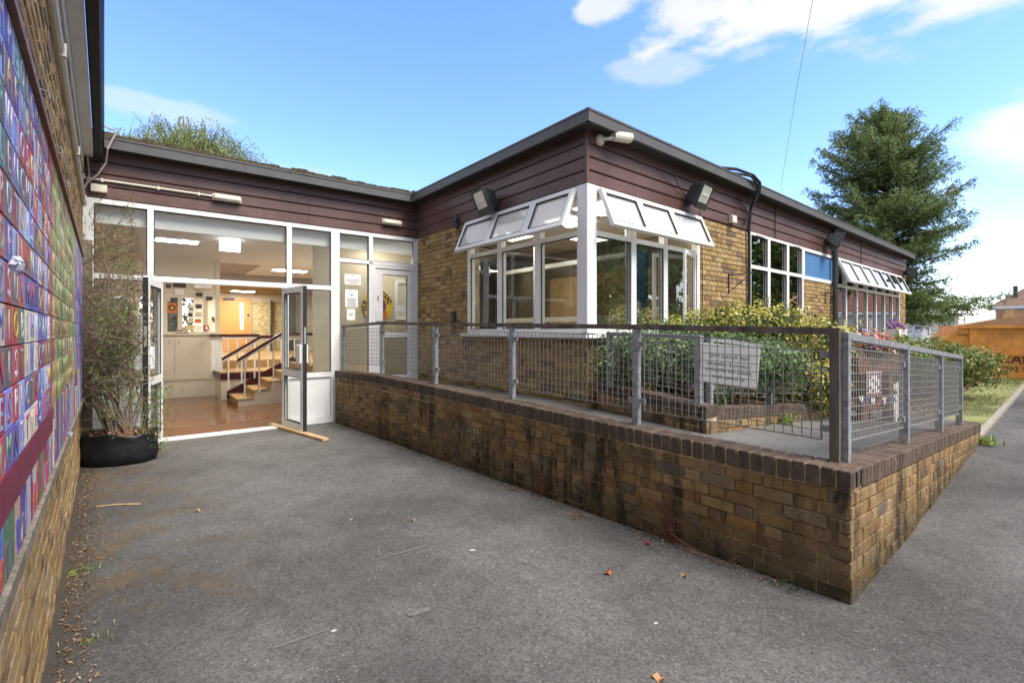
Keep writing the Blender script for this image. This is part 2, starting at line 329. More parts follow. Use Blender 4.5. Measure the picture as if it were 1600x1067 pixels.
m_euon = leafmat('variegated_leaf', [(0,(.07,.13,.025)),(.30,(.14,.19,.04)),(.40,(.42,.38,.06)),(.8,(.60,.50,.09)),(1,(.64,.58,.26))])
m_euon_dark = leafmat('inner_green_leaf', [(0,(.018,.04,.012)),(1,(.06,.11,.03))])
m_fern = leafmat('hedge_leaf', [(0,(.06,.12,.045)),(.5,(.13,.21,.08)),(1,(.24,.33,.15))])
m_laurel = leafmat('shrub_leaf', [(0,(.07,.13,.03)),(.5,(.16,.24,.06)),(.84,(.28,.34,.11)),(.93,(.33,.17,.07)),(1,(.42,.30,.10))])
m_willow = leafmat('willow_leaf', [(0,(.11,.16,.05)),(.6,(.22,.28,.09)),(1,(.34,.36,.13))])
m_hedge = leafmat('dark_hedge_leaf', [(0,(.02,.05,.012)),(1,(.07,.125,.03))])
m_tree = leafmat('broad_leaf', [(0,(.07,.12,.03)),(.6,(.15,.22,.055)),(1,(.27,.32,.09))], .5, .5)
m_lime = leafmat('lime_leaf', [(0,(.12,.21,.03)),(1,(.30,.40,.08))])
m_grass = leafmat('grass_blade', [(0,(.10,.17,.03)),(.5,(.18,.24,.05)),(.75,(.33,.28,.12)),(1,(.42,.34,.17))])
m_dryleaf = leafmat('dry_leaf', [(0,(.17,.09,.045)),(.6,(.32,.20,.11)),(1,(.46,.32,.20))])
m_flower = leafmat('bedding_flower', [(0,(.62,.06,.02)),(.3,(.70,.19,.03)),(.5,(.62,.34,.30)),(.6,(.62,.52,.28)),(.75,(.22,.09,.42)),(1,(.32,.18,.5))])
m_purpleflower = leafmat('purple_petal', [(0,(.13,.04,.33)),(.7,(.25,.10,.45)),(.8,(.7,.45,.06)),(1,(.75,.7,.55))])
m_redtwig = mat('red_weed', (.16,.055,.035), .9)

def leaves(pts, nrm, size, aspect=.5, jitter=1.0, along=None):
    """numpy: one diamond-ish quad per point, facing nrm with jitter; returns verts, faces"""
    n = len(pts); pts = np.asarray(pts, float); nrm = np.asarray(nrm, float) + rng.normal(0, jitter, (n, 3))
    nrm /= np.linalg.norm(nrm, axis=1)[:, None] + 1e-9
    a = rng.normal(0, 1, (n, 3)) if along is None else np.asarray(along, float) + rng.normal(0, .25, (n, 3))
    a -= nrm*np.sum(a*nrm, 1)[:, None]; a /= np.linalg.norm(a, axis=1)[:, None] + 1e-9
    b = np.cross(nrm, a); s = (size*rng.uniform(.6, 1.35, n))[:, None]; w = s*aspect
    fold = nrm*s*.16
    V = np.stack([pts - a*s*.5, pts + b*w*.5 + fold, pts + a*s*.55, pts - b*w*.5 + fold], 1).reshape(-1, 3)
    return V
def leafobj(name, V, m, parent=None, loc=(0,0,0)):
    n = len(V)//4; me = bpy.data.meshes.new(name); me.vertices.add(len(V)); me.vertices.foreach_set('co', V.astype(np.float32).ravel())
    me.loops.add(n*4); me.loops.foreach_set('vertex_index', np.arange(n*4, dtype=np.int32)); me.polygons.add(n)
    me.polygons.foreach_set('loop_start', np.arange(0, n*4, 4, dtype=np.int32)); me.materials.append(m); me.update(calc_edges=True)
    return link(name, me, parent, loc)
def blob_pts(n, c, r, lump=.22, shell=.55, k=7):
    """points in the outer shell of a lumpy ellipsoid, with outward normals"""
    d = rng.normal(0, 1, (n, 3)); d /= np.linalg.norm(d, axis=1)[:, None]
    ax = rng.normal(0, 1, (k, 3)); ax /= np.linalg.norm(ax, axis=1)[:, None]; amp = rng.uniform(-lump, lump*1.2, k)
    f = 1 + (np.exp((d@ax.T - 1)*5.5)*amp).sum(1)
    rad = f*(1 - shell*rng.random(n)**1.6)
    P_, N_ = np.asarray(c) + d*rad[:, None]*np.asarray(r), d/np.asarray(r)
    if n > 350:                                    # leaves sit in sprays of about nine
        m_ = max(1, n//9); k_ = rng.integers(0, m_, n); P_ = P_[k_] + rng.normal(0, .032 + .03*float(np.mean(r)), (n, 3)); N_ = N_[k_]
    return P_, N_

# ------------------------------------------------------------------ brickwork
def brick_mesh(w, h, m, dep=.05, c=.004, seed=0):
    rr = random.Random(seed); j = lambda a: rr.uniform(-a, a); g = G(); hw, hh = w/2, h/2
    fr = [(-hw+c+j(.003), -.0+j(.0015), -hh+c+j(.002)), (hw-c+j(.003), j(.0015), -hh+c+j(.002)), (hw-c+j(.003), j(.0015), hh-c+j(.002)), (-hw+c+j(.003), j(.0015), hh-c+j(.002))]
    md = [(-hw, c, -hh), (hw, c, -hh), (hw, c, hh), (-hw, c, hh)]; bk = [(x, dep, z) for x, _, z in md]
    g.add(fr+md+bk, [(0,1,2,3)] + [(i+4, (i+1)%4+4, (i+1)%4, i) for i in range(4)] + [(i+8, (i+1)%4+8, (i+1)%4+4, i+4) for i in range(4)])
    return g
class Bond:
    """lays courses on a wall face; keeps every brick so that the largest in view become objects"""
    def __init__(s): s.items = []
    def lay(s, wall, part, u0, u1, z0, z1, shear=None, off=.012, start=0, flemish=True, holes=()):
        ch = .075; row = start; z = z0
        while z < z1 - .012:
            h = min(.065, z1 - z); u = u0; k = row % 2; x = -(.0 if row % 2 == 0 else .1685 if flemish else .1125)
            seq = (.215, .1025) if flemish else (.215,)
            i = 0; u = u0 + x
            while u < u1 - .005:
                w = seq[i % len(seq)]; i += 1; a, b = max(u, u0), min(u+w, u1)
                if b - a > .022 and not any(a < hx1-.004 and b > hx0+.004 and z < hz1-.01 and z+h > hz0+.01 for hx0, hx1, hz0, hz1 in holes):
                    s.items.append((wall, part, (a+b)/2, z + h/2, b - a, h, w, off))
                u += w + .01
            z += ch; row += 1
    def emit(s, mat_, nobj, shear=lambda u: 0, tilt=0):
        cam_p = Vector((0, 0, 1.465)); L = []
        for it in s.items:
            wall, part, u, z, w, h, full, off = it; p = wall.p(u, off, z + shear(u)); y = p.y
            if y < .3: sz = 0
            else:
                px = 800 + 755*p.x/y; view = (Vector((0, 0)) - Vector((p.x, p.y))).normalized(); c = max(0, view.dot(wall.n))
                vis = -20 < px < 1620 and -20 < 517 - 755*(p.z-1.465)/y < 1087
                sz = (w*c*755/y + 3)*(h*755/y) if vis else 0
            L.append((sz, random.random(), it))
        L.sort(key=lambda q: -q[0])
        ms = {}
        def unit(full, k):
            key = (full, k)
            if key not in ms: ms[key] = brick_mesh(full, .065, mat_, seed=int(full*1000)+k).mesh('brick', mat_)
            return ms[key]
        rest = {}
        for n, (sz, r, it) in enumerate(L):
            wall, part, u, z, w, h, full, off = it; full = .215 if full > .15 else .1025
            y = -off + random.uniform(-.0025, .0025)
            if n < nobj and sz > 0:
                o = link('brick', unit(full, random.randrange(5)), part, (u, y, z + shear(u)), (0, -tilt(u) if tilt else random.uniform(-.004, .004), 0), (w/full, 1, h/.065))
            else:
                g = rest.setdefault(part, G()); hw, hh = w/2, h/2; zz = z + shear(u); cc = .004
                f = [(u-hw+cc,y,zz-hh+cc),(u+hw-cc,y,zz-hh+cc),(u+hw-cc,y,zz+hh-cc),(u-hw+cc,y,zz+hh-cc),(u-hw,y+.006,zz-hh),(u+hw,y+.006,zz-hh),(u+hw,y+.006,zz+hh),(u-hw,y+.006,zz+hh),
                     (u-hw,y+.03,zz-hh),(u+hw,y+.03,zz-hh),(u+hw,y+.03,zz+hh),(u-hw,y+.03,zz+hh)]
                g.add(f, [(0,1,2,3)] + [(i+4,(i+1)%4+4,(i+1)%4,i) for i in range(4)] + [(i+8,(i+1)%4+8,(i+1)%4+4,i+4) for i in range(4)], 0, r)
        for part, g in rest.items(): tag(obj('brickwork', g, mat_, part), kind='stuff')

# ================================================================== GROUND
def ground_mesh():
    g = G(); xs = sorted(set([-90,-60,-40,-25] + [x*.5 for x in range(-30, 61)] + [35,45,60,90])); ys = sorted(set([-90,-60,-40,-25] + [y*.5 for y in range(-24, 61)] + [35,45,60,100,180]))
    nx = len(xs); g.add([(x, y, gz(x, y)) for y in ys for x in xs], [(j*nx+i, j*nx+i+1, (j+1)*nx+i+1, (j+1)*nx+i) for j in range(len(ys)-1) for i in range(nx-1)])
    o = obj('ground', g, m_asph, smooth=True); tag(o, 'dark grey asphalt forecourt and road', kind='structure')
ground_mesh()
def on(p, dz=.0): return (p[0], p[1], gz(p[0], p[1]) + dz)
wend = LOWN + LOWR*4.97                           # far end of the low wall's right face
# verge, bed and kerb beyond the wall end
kd = LOWR; kn = Vector((-kd.y, kd.x))             # kn points away from the road
def strip(a0, a1, b0, b1, dz, nx=30, ny=10, jit=0):
    g = G(); vs = []
    for j in range(ny+1):
        for i in range(nx+1):
            q = wend + kd*(a0+(a1-a0)*i/nx) + kn*(b0+(b1-b0)*j/ny); vs.append((q.x, q.y, gz(q.x, q.y)+dz+random.uniform(0, jit)))
    g.add(vs, [(j*(nx+1)+i, j*(nx+1)+i+1, (j+1)*(nx+1)+i+1, (j+1)*(nx+1)+i) for j in range(ny) for i in range(nx)]); return g
m_verge = mat('worn_turf', (.17,.175,.065), 1, var=.5, scale=1.6, bump=1, bscale=50)
tag(obj('verge', strip(.35, 26, .08, 9, .012, 40, 16, .012), m_verge, smooth=True), 'worn grass verge beside the kerb', kind='structure')
tag(obj('planting_bed', strip(1.3, 8, .75, 5.4, .022, 20, 12, .03), m_soil, smooth=True), 'brown mulch bed under the shrubs', kind='structure')
g = G()
for i in range(26):
    q0 = wend + kd*(.05+i*.91); q1 = wend + kd*(.05+i*.91+.9); z0 = gz(q0.x, q0.y); z1 = gz(q1.x, q1.y)
    a, b = q0, q1; c, d = q1 + kn*.07, q0 + kn*.07
    g.add([(a.x,a.y,z0-.1),(b.x,b.y,z1-.1),(c.x,c.y,z1-.1),(d.x,d.y,z0-.1),(a.x,a.y,z0+.05),(b.x,b.y,z1+.05),(c.x,c.y,z1+.05),(d.x,d.y,z0+.05)], [(0,3,2,1),(4,5,6,7),(0,1,5,4),(1,2,6,5),(2,3,7,6),(3,0,4,7)])
tag(obj('kerb', g, m_conc), 'pale concrete edging along the road', kind='structure')
def grass_field(n, a, b, h, dens):
    P = []
    for _ in range(n):
        s, t = random.uniform(*a), random.uniform(*b)
        if random.random() > dens(s, t): continue
        q = wend + kd*s + kn*t; P.append((q.x, q.y, gz(q.x, q.y)+.03))
    P = np.array(P); V = leaves(P + [0, 0, h*.4], rng.normal(0, 1, P.shape)*[1, 1, .1], h, .14, .2, np.tile([0, 0, 1.], (len(P), 1))); return V
vfun = lambda s, t: (.85 if math.sin(s*1.7+t*2)+math.sin(s*.9-t*1.3) > .1 else .22)
tag(leafobj('grass', grass_field(26000, (2.0, 16), (.12, 3.5), .055, vfun), m_grass), 'short worn grass on the verge', 'grass', kind='stuff')
tag(leafobj('leaf_litter', leaves(np.array([(*(wend + kd*random.uniform(1, 6.5) + kn*random.uniform(.7, 2.6)), 0) for _ in range(900)]) + [0, 0, .27], [[0, 0, 1]]*900, .06, .6, .5), m_dryleaf), 'dry brown leaves under the shrubs', 'leaf litter', kind='stuff')

# ================================================================== RAMP
Pc = Vector((1.741, 4.33))                        # planter corner
def rz(x, y):
    a = (Vector((x, y)) - Pc).dot(LOWR); b = (Vector((x, y)) - Pc).dot(Vector((-LW.d.x, -LW.d.y)))
    return max(.54 + .072*min(max(b/1.45, 0), 1.4) - .066*max(a, 0), gz(x, y) + .006)
lin = lambda a, b, t: a + (b-a)*t
def loft(A, B, n, m=8):
    g = G(); vs = []
    for i in range(n+1):
        for j in range(m+1):
            q = lin(lin(A[0], A[1], i/n), lin(B[0], B[1], i/n), j/m); vs.append((q.x, q.y, rz(q.x, q.y)))
    g.add(vs, [(i*(m+1)+j, (i+1)*(m+1)+j, (i+1)*(m+1)+j+1, i*(m+1)+j+1) for i in range(n) for j in range(m)]); return g
cin = LOWN + Vector((.045, .17))                  # inner corner of low wall
g = loft((cin, cin + LOWL*6.9), (Pc, Vector((LW.o.x-.35, LW.o.y+.05))), 24)
g2 = loft((cin, wend + kn*.17 + kd*1.0), (Pc, Pc + LOWR*6.0), 24)
g.add(g2.v, g2.f)
g3 = loft((Pc + LOWR*3.35, Pc + LOWR*6.0), (RW.o + RW.d*3.2, RW.o + RW.d*6.2), 12); g.add(g3.v, g3.f)
tag(obj('ramp', g, m_asph2, smooth=True), 'grey asphalt ramp up to the side door', kind='structure')

# ================================================================== SCHOOL BUILDING
SB = thing('school_building', 'single storey brick school building with brown cladding and glazed entrance', 'building', (LW.o.x, LW.o.y, 0))
def rel(w): return (w.o.x - LW.o.x, w.o.y - LW.o.y, 0)
def part(name, g, m, w, smooth=False): return obj(name, g, m, SB, rel(w), w.ang, smooth)
ZC, ZS = 3.135, 3.73                              # cladding bottom, soffit
# --- brick walls: mortar cores
wl = part('brick_wall', G().box(0, 1.715, .0, .2, 0, ZC).box(1.715, 4.157, .0, .2, 0, 1.42), m_mortar, LW)
wr = part('brick_wall', G().box(.205, 2.435, .001, .2, 0, 1.42).box(2.435, 4.05, .001, .2, 0, ZC).box(4.05, 6.47, .001, .2, 0, 1.42).box(6.47, 8.33, .001, .2, 0, 2.5)
          .box(8.33, 14.25, .001, .2, 0, 1.36).box(14.25, 15.03, .001, .2, 0, ZC), m_mortar, RW)
END = Wall(RW.p(15.04).xy, (-RW.d.y, RW.d.x))
we = part('brick_wall', G().box(.01, 7, .003, .2, 0, ZC), m_mortar, END)
bd = Bond()
bd.lay(LW, wl, .005, 1.71, .575, ZC-.01, start=0); bd.lay(LW, wl, 1.72, 4.165, .575, 1.415, start=0)
bd.lay(RW, wr, -.012, 2.43, .425, 1.415); bd.lay(RW, wr, 2.44, 4.045, .35, ZC-.01); bd.lay(RW, wr, 4.055, 6.465, .275, 1.415)
bd.lay(RW, wr, 6.475, 8.325, .275, 2.49); bd.lay(RW, wr, 8.335, 14.245, .2, 1.355); bd.lay(RW, wr, 14.255, 15.05, .2, ZC-.01)
bd.emit(m_brick, 300)
# --- cladding boards, each a part
def boards(w, u0, u1, joints=()):
    cuts = [u0] + list(joints) + [u1]; h = (ZS + .02 - ZC)/4
    for k in range(4):
        z0 = ZC + k*h
        for a, b in zip(cuts[:-1], cuts[1:]):
            g = G(); q = [(0, z0), (-.022, z0), (-.03, z0+.012), (-.024, z0+h-.014), (-.008, z0+h-.006), (0, z0+h-.004)]
            g.prism([(a+.002, y, z) for y, z in q], (b-a-.004, 0, 0)); part('cladding_board', g, m_clad, w)
boards(EW, -.02, 4.5, (2.66,)); boards(LW, .04, 4.17); boards(RW, .0, 15.04, (5.1, 10.3))
part('corner_trim', G().box(4.16, 4.195, -.042, .0, ZC, ZS), m_clad, LW)
part('corner_trim', G().box(.005, .035, -.04, .02, ZC, ZS), m_clad, LW)
for u in (5.1, 10.3): part('cladding_joint', G().box(u-.02, u+.02, -.036, 0, ZC, ZS), m_soffit, RW)
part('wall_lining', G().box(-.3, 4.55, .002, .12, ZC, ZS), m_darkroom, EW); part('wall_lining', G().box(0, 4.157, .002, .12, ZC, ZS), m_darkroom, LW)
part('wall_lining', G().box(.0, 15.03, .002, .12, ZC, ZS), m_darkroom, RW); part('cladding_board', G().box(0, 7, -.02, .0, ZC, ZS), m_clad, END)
# --- roof: overhanging slab, soffit, fascia, felt
OV = .2
def cor(a, b, off):
    """plan point where the outward offsets of two walls cross"""
    M = np.array([[a.d.x, -b.d.x], [a.d.y, -b.d.y]]); pa, pb = a.p(0, off).xy, b.p(0, off).xy
    t = np.linalg.solve(M, np.array(pb - pa))[0]; q = pa + a.d*t; return Vector((q.x, q.y))
k0 = EW.p(-.12, OV).xy; k1 = cor(EW, LW, OV); k2 = cor(LW, RW, OV); k3 = RW.p(15.25, OV).xy
b3 = END.p(9, OV).xy; b2 = EW.p(0, -13).xy
def slab(off, z0, z1, m, name):
    a = EW.p(-.12, off).xy; c1 = cor(EW, LW, off); c2 = cor(LW, RW, off); c3 = RW.p(15.05+off, off).xy; c4 = END.p(9, off).xy
    g = G(); far = RW.p(15.05+off, -9).xy; bl = EW.p(-.12, -12).xy; mid = LW.p(0, -2).xy
    pts = [a, c1, c2, c3, far, EW.p(8, -12).xy, bl]; o = LW.o
    g.prism([(p.x-o.x, p.y-o.y, z0) for p in pts], (0, 0, z1-z0)); return obj(name, g, m, SB)
slab(OV-.012, ZS, ZS+.1, m_soffit, 'soffit'); slab(OV-.06, ZS+.101, ZS+.165, m_felt, 'flat_roof')
def fascia(w, u0, u1, joints=(), z1=ZS+.132):
    cuts = [u0]+list(joints)+[u1]
    for a, b in zip(cuts[:-1], cuts[1:]):
        g = G().prism([(a+.0015, y, z) for y, z in ((-OV-.012, ZS-.006), (-OV-.012, z1-.03), (-OV-.02, z1-.022), (-OV-.02, z1), (-OV+.03, z1+.012), (-OV+.03, ZS-.006))], (b-a-.003, 0, 0)); part('fascia_board', g, m_fascia, w)
tE = (k1 - EW.o).dot(EW.d); tL0 = (k1 - LW.o).dot(LW.d); tL1 = (k2 - LW.o).dot(LW.d); tR = (k2 - RW.o).dot(RW.d)
fascia(EW, -.12, tE+.0, (1.75,)); fascia(LW, tL0, tL1+.012, ()); fascia(RW, tR-.012, 15.25, (2.6, 5.6, 8.6, 11.6))
fascia(END, -.2, 9)
tag(part('roof_edge_moss', (lambda g: [g.box(i*.1-.12, i*.1+.01, -OV+.035+random.uniform(0,.02), -OV+.4, ZS+.15, ZS+.168+random.uniform(.012,.05)) for i in range(46)] and g)(G()), m_roofmoss, EW), kind='stuff')
# --- glazing helpers
def bars(g, L, y0, y1):
    for a, b, c, d in L: g.box(a, b, y0, y1, c, d)
    return g
def pane(par, u0, u1, z0, z1, y=.02, m=None, name='pane'): return obj(name, G().box(u0, u1, y, y+.006, z0, z1), m or m_glass, par)
def gasket(g, u0, u1, z0, z1, y=.012, t=.011): bars(g, [(u0,u0+t,z0,z1),(u1-t,u1,z0,z1),(u0+t,u1-t,z0,z0+t),(u0+t,u1-t,z1-t,z1)], y, y+.012)
m_blind = leafmat('white_roller_blind', [(0,(.86,.86,.86)),(1,(.86,.86,.86))], .8, .4)
# --- entrance screen
F = G()
bars(F, [(-.05,.1,0,3.12),(.632,.70,2.19,3.06),(2.332,2.405,2.18,3.06),(.1,4.49,3.06,3.12),(2.995,3.13,0,3.06),(.1,2.995,2.12,2.19),(3.13,4.45,2.59,2.655),(3.622,3.69,.6,3.06),(4.45,4.555,.55,3.12)], -.05, .05)
bars(F, [(.70,.77,0,2.12),(2.29,2.36,0,2.12),(.1,.70,.80,.86),(2.36,2.995,.73,.81),(2.36,2.995,0,.09),(.1,.70,0,.09),(3.13,3.622,.58,.66)], -.045, .045)
scr = part('entrance_screen', F, m_alu, EW)
scr['label'] = 'white glazed entrance screen with open double doors'
gk = G(); L = [(.1,.632,2.19,3.06),(.70,2.332,2.19,3.06),(2.405,2.995,2.19,3.06),(.1,.70,.86,2.12),(2.36,2.995,.81,2.12),(3.13,3.622,2.655,3.06),(3.69,4.45,2.655,3.06),(3.13,3.622,.66,2.59)]
for q in L: pane(scr, *q); gasket(gk, *q, y=-.02)
obj('gasket', gk, m_black, scr)
obj('infill_panel', G().cbox(2.365, 2.99, -.02, .02, .095, .725, .006), m_whiteb, scr); obj('infill_panel', G().cbox(.105, .695, -.02, .02, .095, .795, .006), m_whiteb, scr)
obj('threshold', G().box(.77, 2.29, -.1, .06, -.01, .022), m_alu, scr)
# side door (closed, at ramp level)
D = G(); bars(D, [(3.69,3.735,.56,2.585),(4.405,4.45,.56,2.585),(3.735,4.405,2.54,2.585)], -.055, .04)
bars(D, [(3.74,3.87,.57,2.535),(4.33,4.40,.57,2.535),(3.87,4.33,2.44,2.535),(3.87,4.33,1.35,1.45),(3.87,4.33,.57,.70)], -.04, .03)
dr = part('door', D, m_white, EW); dr['label'] = 'white glazed side door at the top of the ramp'
pane(dr, 3.87, 4.33, 1.45, 2.44); pane(dr, 3.87, 4.33, .70, 1.35, m=m_glassd)
gk = G(); gasket(gk, 3.87, 4.33, 1.45, 2.44, y=-.02); gasket(gk, 3.87, 4.33, .70, 1.35, y=-.02); obj('gasket', gk, m_black, dr)
obj('push_plate', G().cbox(3.74, 3.86, -.055, -.042, 1.63, 1.82, .004), m_white, dr); obj('keyhole', G().box(3.775, 3.79, -.045, -.039, 1.98, 2.06), m_dgrey, dr)
# open double doors
def leaf(name_lab, hinge_u, ang, sgn):
    g = G(); W_ = .735; H0, H1 = .012, 2.105; t = .062
    X = (lambda a, b: (a, b)) if sgn > 0 else (lambda a, b: (-b, -a))
    for a, b, c, d in ((0,.075,H0,H1),(W_-.085,W_-.012,H0,H1),(.075,W_-.085,H1-.085,H1),(.075,W_-.085,.80,.90),(.075,W_-.085,H0,.13)):
        x0, x1 = X(a, b); g.box(x0, x1, -t/2, t/2, c, d)
    p = EW.p(hinge_u, .045); o = obj('door', g, m_alu, SB, (p.x-LW.o.x, p.y-LW.o.y, 0), ang); o['label'] = name_lab
    x0, x1 = X(.075, W_-.085)
    for c, d in ((.13,.80),(.90,H1-.085)): obj('pane', G().box(x0, x1, -.004, .004, c, d), m_glass, o)
    gk = G()
    for y in (-.024, .012): gasket(gk, x0, x1, .13, .80, y); gasket(gk, x0, x1, .90, H1-.085, y)
    obj('gasket', gk, m_black, o)
    e0, e1 = X(W_-.012, W_); obj('edge_seal', G().box(e0, e1, -t/2+.004, t/2-.004, H0, H1), m_black, o)
    l0, l1 = X(W_-.003, W_+.003); obj('lock_plate', G().box(l0, l1, -.014, .014, 1.28, 1.52), m_galv, o)
    h0, h1 = X(W_-.16, W_-.03)
    for y0, y1 in ((-t/2-.03, -t/2), (t/2, t/2+.03)): obj('push_plate', G().cbox(h0, h1, y0, y1, 1.0, 1.27, .008), m_white, o)
    return o
leaf('right entrance door leaf, opened outward over a timber plank', 2.29, math.atan2(-.461, .494), 1)
leaf('left entrance door leaf, opened outward behind the potted shrub', .77, math.atan2(.663, -.306), -1)
for q in ((.1,.632),(.70,2.332),(2.405,2.995),(3.13,3.622),(3.69,4.45)): obj('roller_blind', G().box(q[0]-.02, q[1]+.02, .062, .066, 2.835, 3.085), m_blind, scr)
# --- corner windows
def window(w, name, u0, u1, z0, z1, mull, tz, lab, y=-.0, th=.07, post=None, gl=m_glass, shut=True):
    """frame with mullions [(a,b)], transom zone tz=(t0,t1); fixed lower lights"""
    f = .07; g = G(); xs = [u0+f] + [q for m in mull for q in m] + [u1-f]
    bars(g, [(u0,u0+f,z0,z1),(u1-f,u1,z0,z1),(u0+f,u1-f,z0,z0+.06),(u0+f,u1-f,z1-.045,z1)], -.03, .06)
    for a, b in zip(xs[::2], xs[1::2]): g.box(a, b, -.028, .058, tz[0], tz[1])
    for a, b in mull: g.box(a, b, -.026, .056, z0+.06, z1-.045)
    o = part(name, g, m_white, w); o['label'] = lab; gk = G()
    for a, b in zip(xs[::2], xs[1::2]):
        pane(o, a, b, z0+.06, tz[0], .015, gl); gasket(gk, a, b, z0+.06, tz[0], -.012)
        if shut: pane(o, a, b, tz[1], z1-.045, .015, gl); gasket(gk, a, b, tz[1], z1-.045, -.012)
    obj('gasket', gk, m_black, o); return o
def sash(par, u0, u1, ztop, ln, ang, nlights=1, vent=False, gl=None):
    """top hung sash, swung outward by ang"""
    g = G(); f = .055; n = nlights; w = (u1-u0); xs = [f + i*(w-f)/n for i in range(n+1)]
    bars(g, [(0,w,-f,0),(0,w,-ln,-ln+f)] + [(x-f, x, -ln+f, -f) for x in xs], -.055, -.004)
    o = obj('sash', g, m_white, par, (u0, -.03, ztop), (ang, 0, 0)); gk = G()
    for a, b in zip(xs[:-1], xs[1:]): obj('pane', G().box(a, b-f, -.03, -.025, -ln+f, -f), gl or m_paintrefl, par, (u0, -.03, ztop), (ang, 0, 0)); gasket(gk, a, b-f, -ln+f, -f, -.05, .014)
    obj('gasket', gk, m_black, par, (u0, -.03, ztop), (ang, 0, 0))
    a = -ang; arm = G()
    for u in (u0+.02, u1-.02):
        arm.tube([(u, .0, ztop-.36), (u, -.03-math.sin(a)*ln*.62, ztop-math.cos(a)*ln*.62)], .006, 5); arm.tube([(u, .0, ztop-.06), (u, -.03-math.sin(a)*ln*.8, ztop-math.cos(a)*ln*.8)], .005, 5)
    obj('stay', arm, m_galv, par)
    if vent: obj('trickle_vent', G().box(u0+w*.25, u0+w*.8, -.05, -.03, ztop+.012, ztop+.032), m_white, par)
    return o
w1 = window(LW, 'window', 1.72, 4.16, 1.43, 3.13, [(2.48,2.58),(3.285,3.385)], (2.56,2.62), 'left window of the corner pair, beside the side door', shut=False)
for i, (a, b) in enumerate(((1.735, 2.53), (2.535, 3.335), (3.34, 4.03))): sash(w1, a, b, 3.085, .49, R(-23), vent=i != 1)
w2 = window(RW, 'window', .0, 2.435, 1.43, 3.13, [(.80,.90),(1.517,1.61)], (2.56,2.62), 'right window of the corner pair, facing the planter', shut=False, gl=m_glassr)
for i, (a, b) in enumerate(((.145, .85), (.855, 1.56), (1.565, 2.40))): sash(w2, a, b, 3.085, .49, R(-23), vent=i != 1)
obj('corner_post', G().box(4.035, 4.20, -.034, .10, 1.44, 3.128), m_white, w1); obj('corner_post', G().box(-.04, .125, -.034, .10, 1.44, 3.128), m_white, w2)
obj('sill', G().box(1.66, 4.26, -.12, .05, 1.385, 1.428), m_white, w1); obj('sill', G().box(-.10, 2.5, -.12, .05, 1.385, 1.428), m_white, w2)
# ajar casement in the third light of the right window
c = G(); bars(c, [(0,.05,1.5,2.55),(.63,.68,1.5,2.55),(.05,.63,1.5,1.55),(.05,.63,2.5,2.55)], -.03, .0)
cs = obj('casement', c, m_white, w2, (2.33, -.03, 0), R(18) + math.pi); pane(cs, .05, .63, 1.55, 2.5, -.018)
w3 = window(RW, 'window', 4.05, 6.47, 1.40, 3.13, [(4.80,4.90),(5.65,5.75)], (2.52,2.58), 'six light window with closed top lights beside the blue panel', gl=m_glassr)
obj('sill', G().box(4.0, 6.5, -.1, .05, 1.36, 1.398), m_white, w3)
for u in (4.3, 5.95): obj('trickle_vent', G().box(u, u+.35, -.05, -.03, 3.095, 3.115), m_white, w3)
g = bars(G(), [(6.47,6.53,2.5,3.13),(8.27,8.33,2.5,3.13),(6.53,8.27,2.5,2.57),(6.53,8.27,3.07,3.13)], -.03, .06)
bp = part('panel_frame', g, m_white, RW); obj('blue_panel', G().box(6.53, 8.27, -.0, .03, 2.57, 3.07), m_blue, bp)
mu = [8.33 + (14.25-8.33)*i/7 for i in range(8)]
w4 = window(RW, 'window', 8.33, 14.25, 1.36, 3.13, [(q-.04, q+.04) for q in mu[1:-1]], (2.46,2.53), 'long window of seven lights with open top sashes', shut=False, gl=m_glassr)
obj('sill', G().box(8.3, 14.3, -.12, .05, 1.31, 1.358), m_white, w4)
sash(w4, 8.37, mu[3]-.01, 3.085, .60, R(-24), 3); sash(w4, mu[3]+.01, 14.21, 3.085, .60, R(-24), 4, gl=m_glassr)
# --- interior of the block (classroom)
def inner(w, a, name, m, z0, z1):
    g = G(); o = LW.o; g.prism([(p.x-o.x, p.y-o.y, z0) for p in a], (0, 0, z1-z0)); return obj(name, g, m, SB)
r0 = LW.p(.1, -.22).xy; r1 = cor(LW, RW, -.22); r2 = RW.p(14.8, -.22).xy; r3 = RW.p(14.8, -6).xy; r4 = LW.p(-1.6, -6).xy
inner(LW, [r0, r1, r2, r3, r4], 'floor', m_carpet, .55, .64); inner(LW, [r0, r1, r2, r3, r4], 'ceiling', m_ceil, 3.14, 3.2)
inner(LW, [RW.p(3.3, -.23).xy, RW.p(3.4, -.23).xy, RW.p(3.4, -5.9).xy, RW.p(3.3, -5.9).xy], 'partition', mat('tan_wall_paint', (.27,.235,.18), .7), .64, 3.135)
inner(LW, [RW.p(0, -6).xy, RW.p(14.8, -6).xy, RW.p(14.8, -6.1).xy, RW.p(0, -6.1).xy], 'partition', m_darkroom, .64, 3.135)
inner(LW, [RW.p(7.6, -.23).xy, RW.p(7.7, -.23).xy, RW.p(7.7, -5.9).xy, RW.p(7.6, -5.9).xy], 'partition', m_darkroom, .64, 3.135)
g = bars(G(), [(.25,.33,.64,3.1),(1.35,1.42,.64,3.1),(2.45,2.52,.64,3.1),(.25,3.6,1.62,1.70),(.25,3.6,2.55,2.62),(3.4,3.5,.64,3.1)], 1.62, 1.70)
isc = part('inner_screen', g, m_white, LW)
for q in ((.33,1.35),(1.42,2.45),(2.52,3.4)): pane(isc, q[0], q[1], 1.70, 2.55, 1.65)
part('blue_door', G().box(1.62, 1.66, .32, .5, .64, 2.6), m_blue, RW)

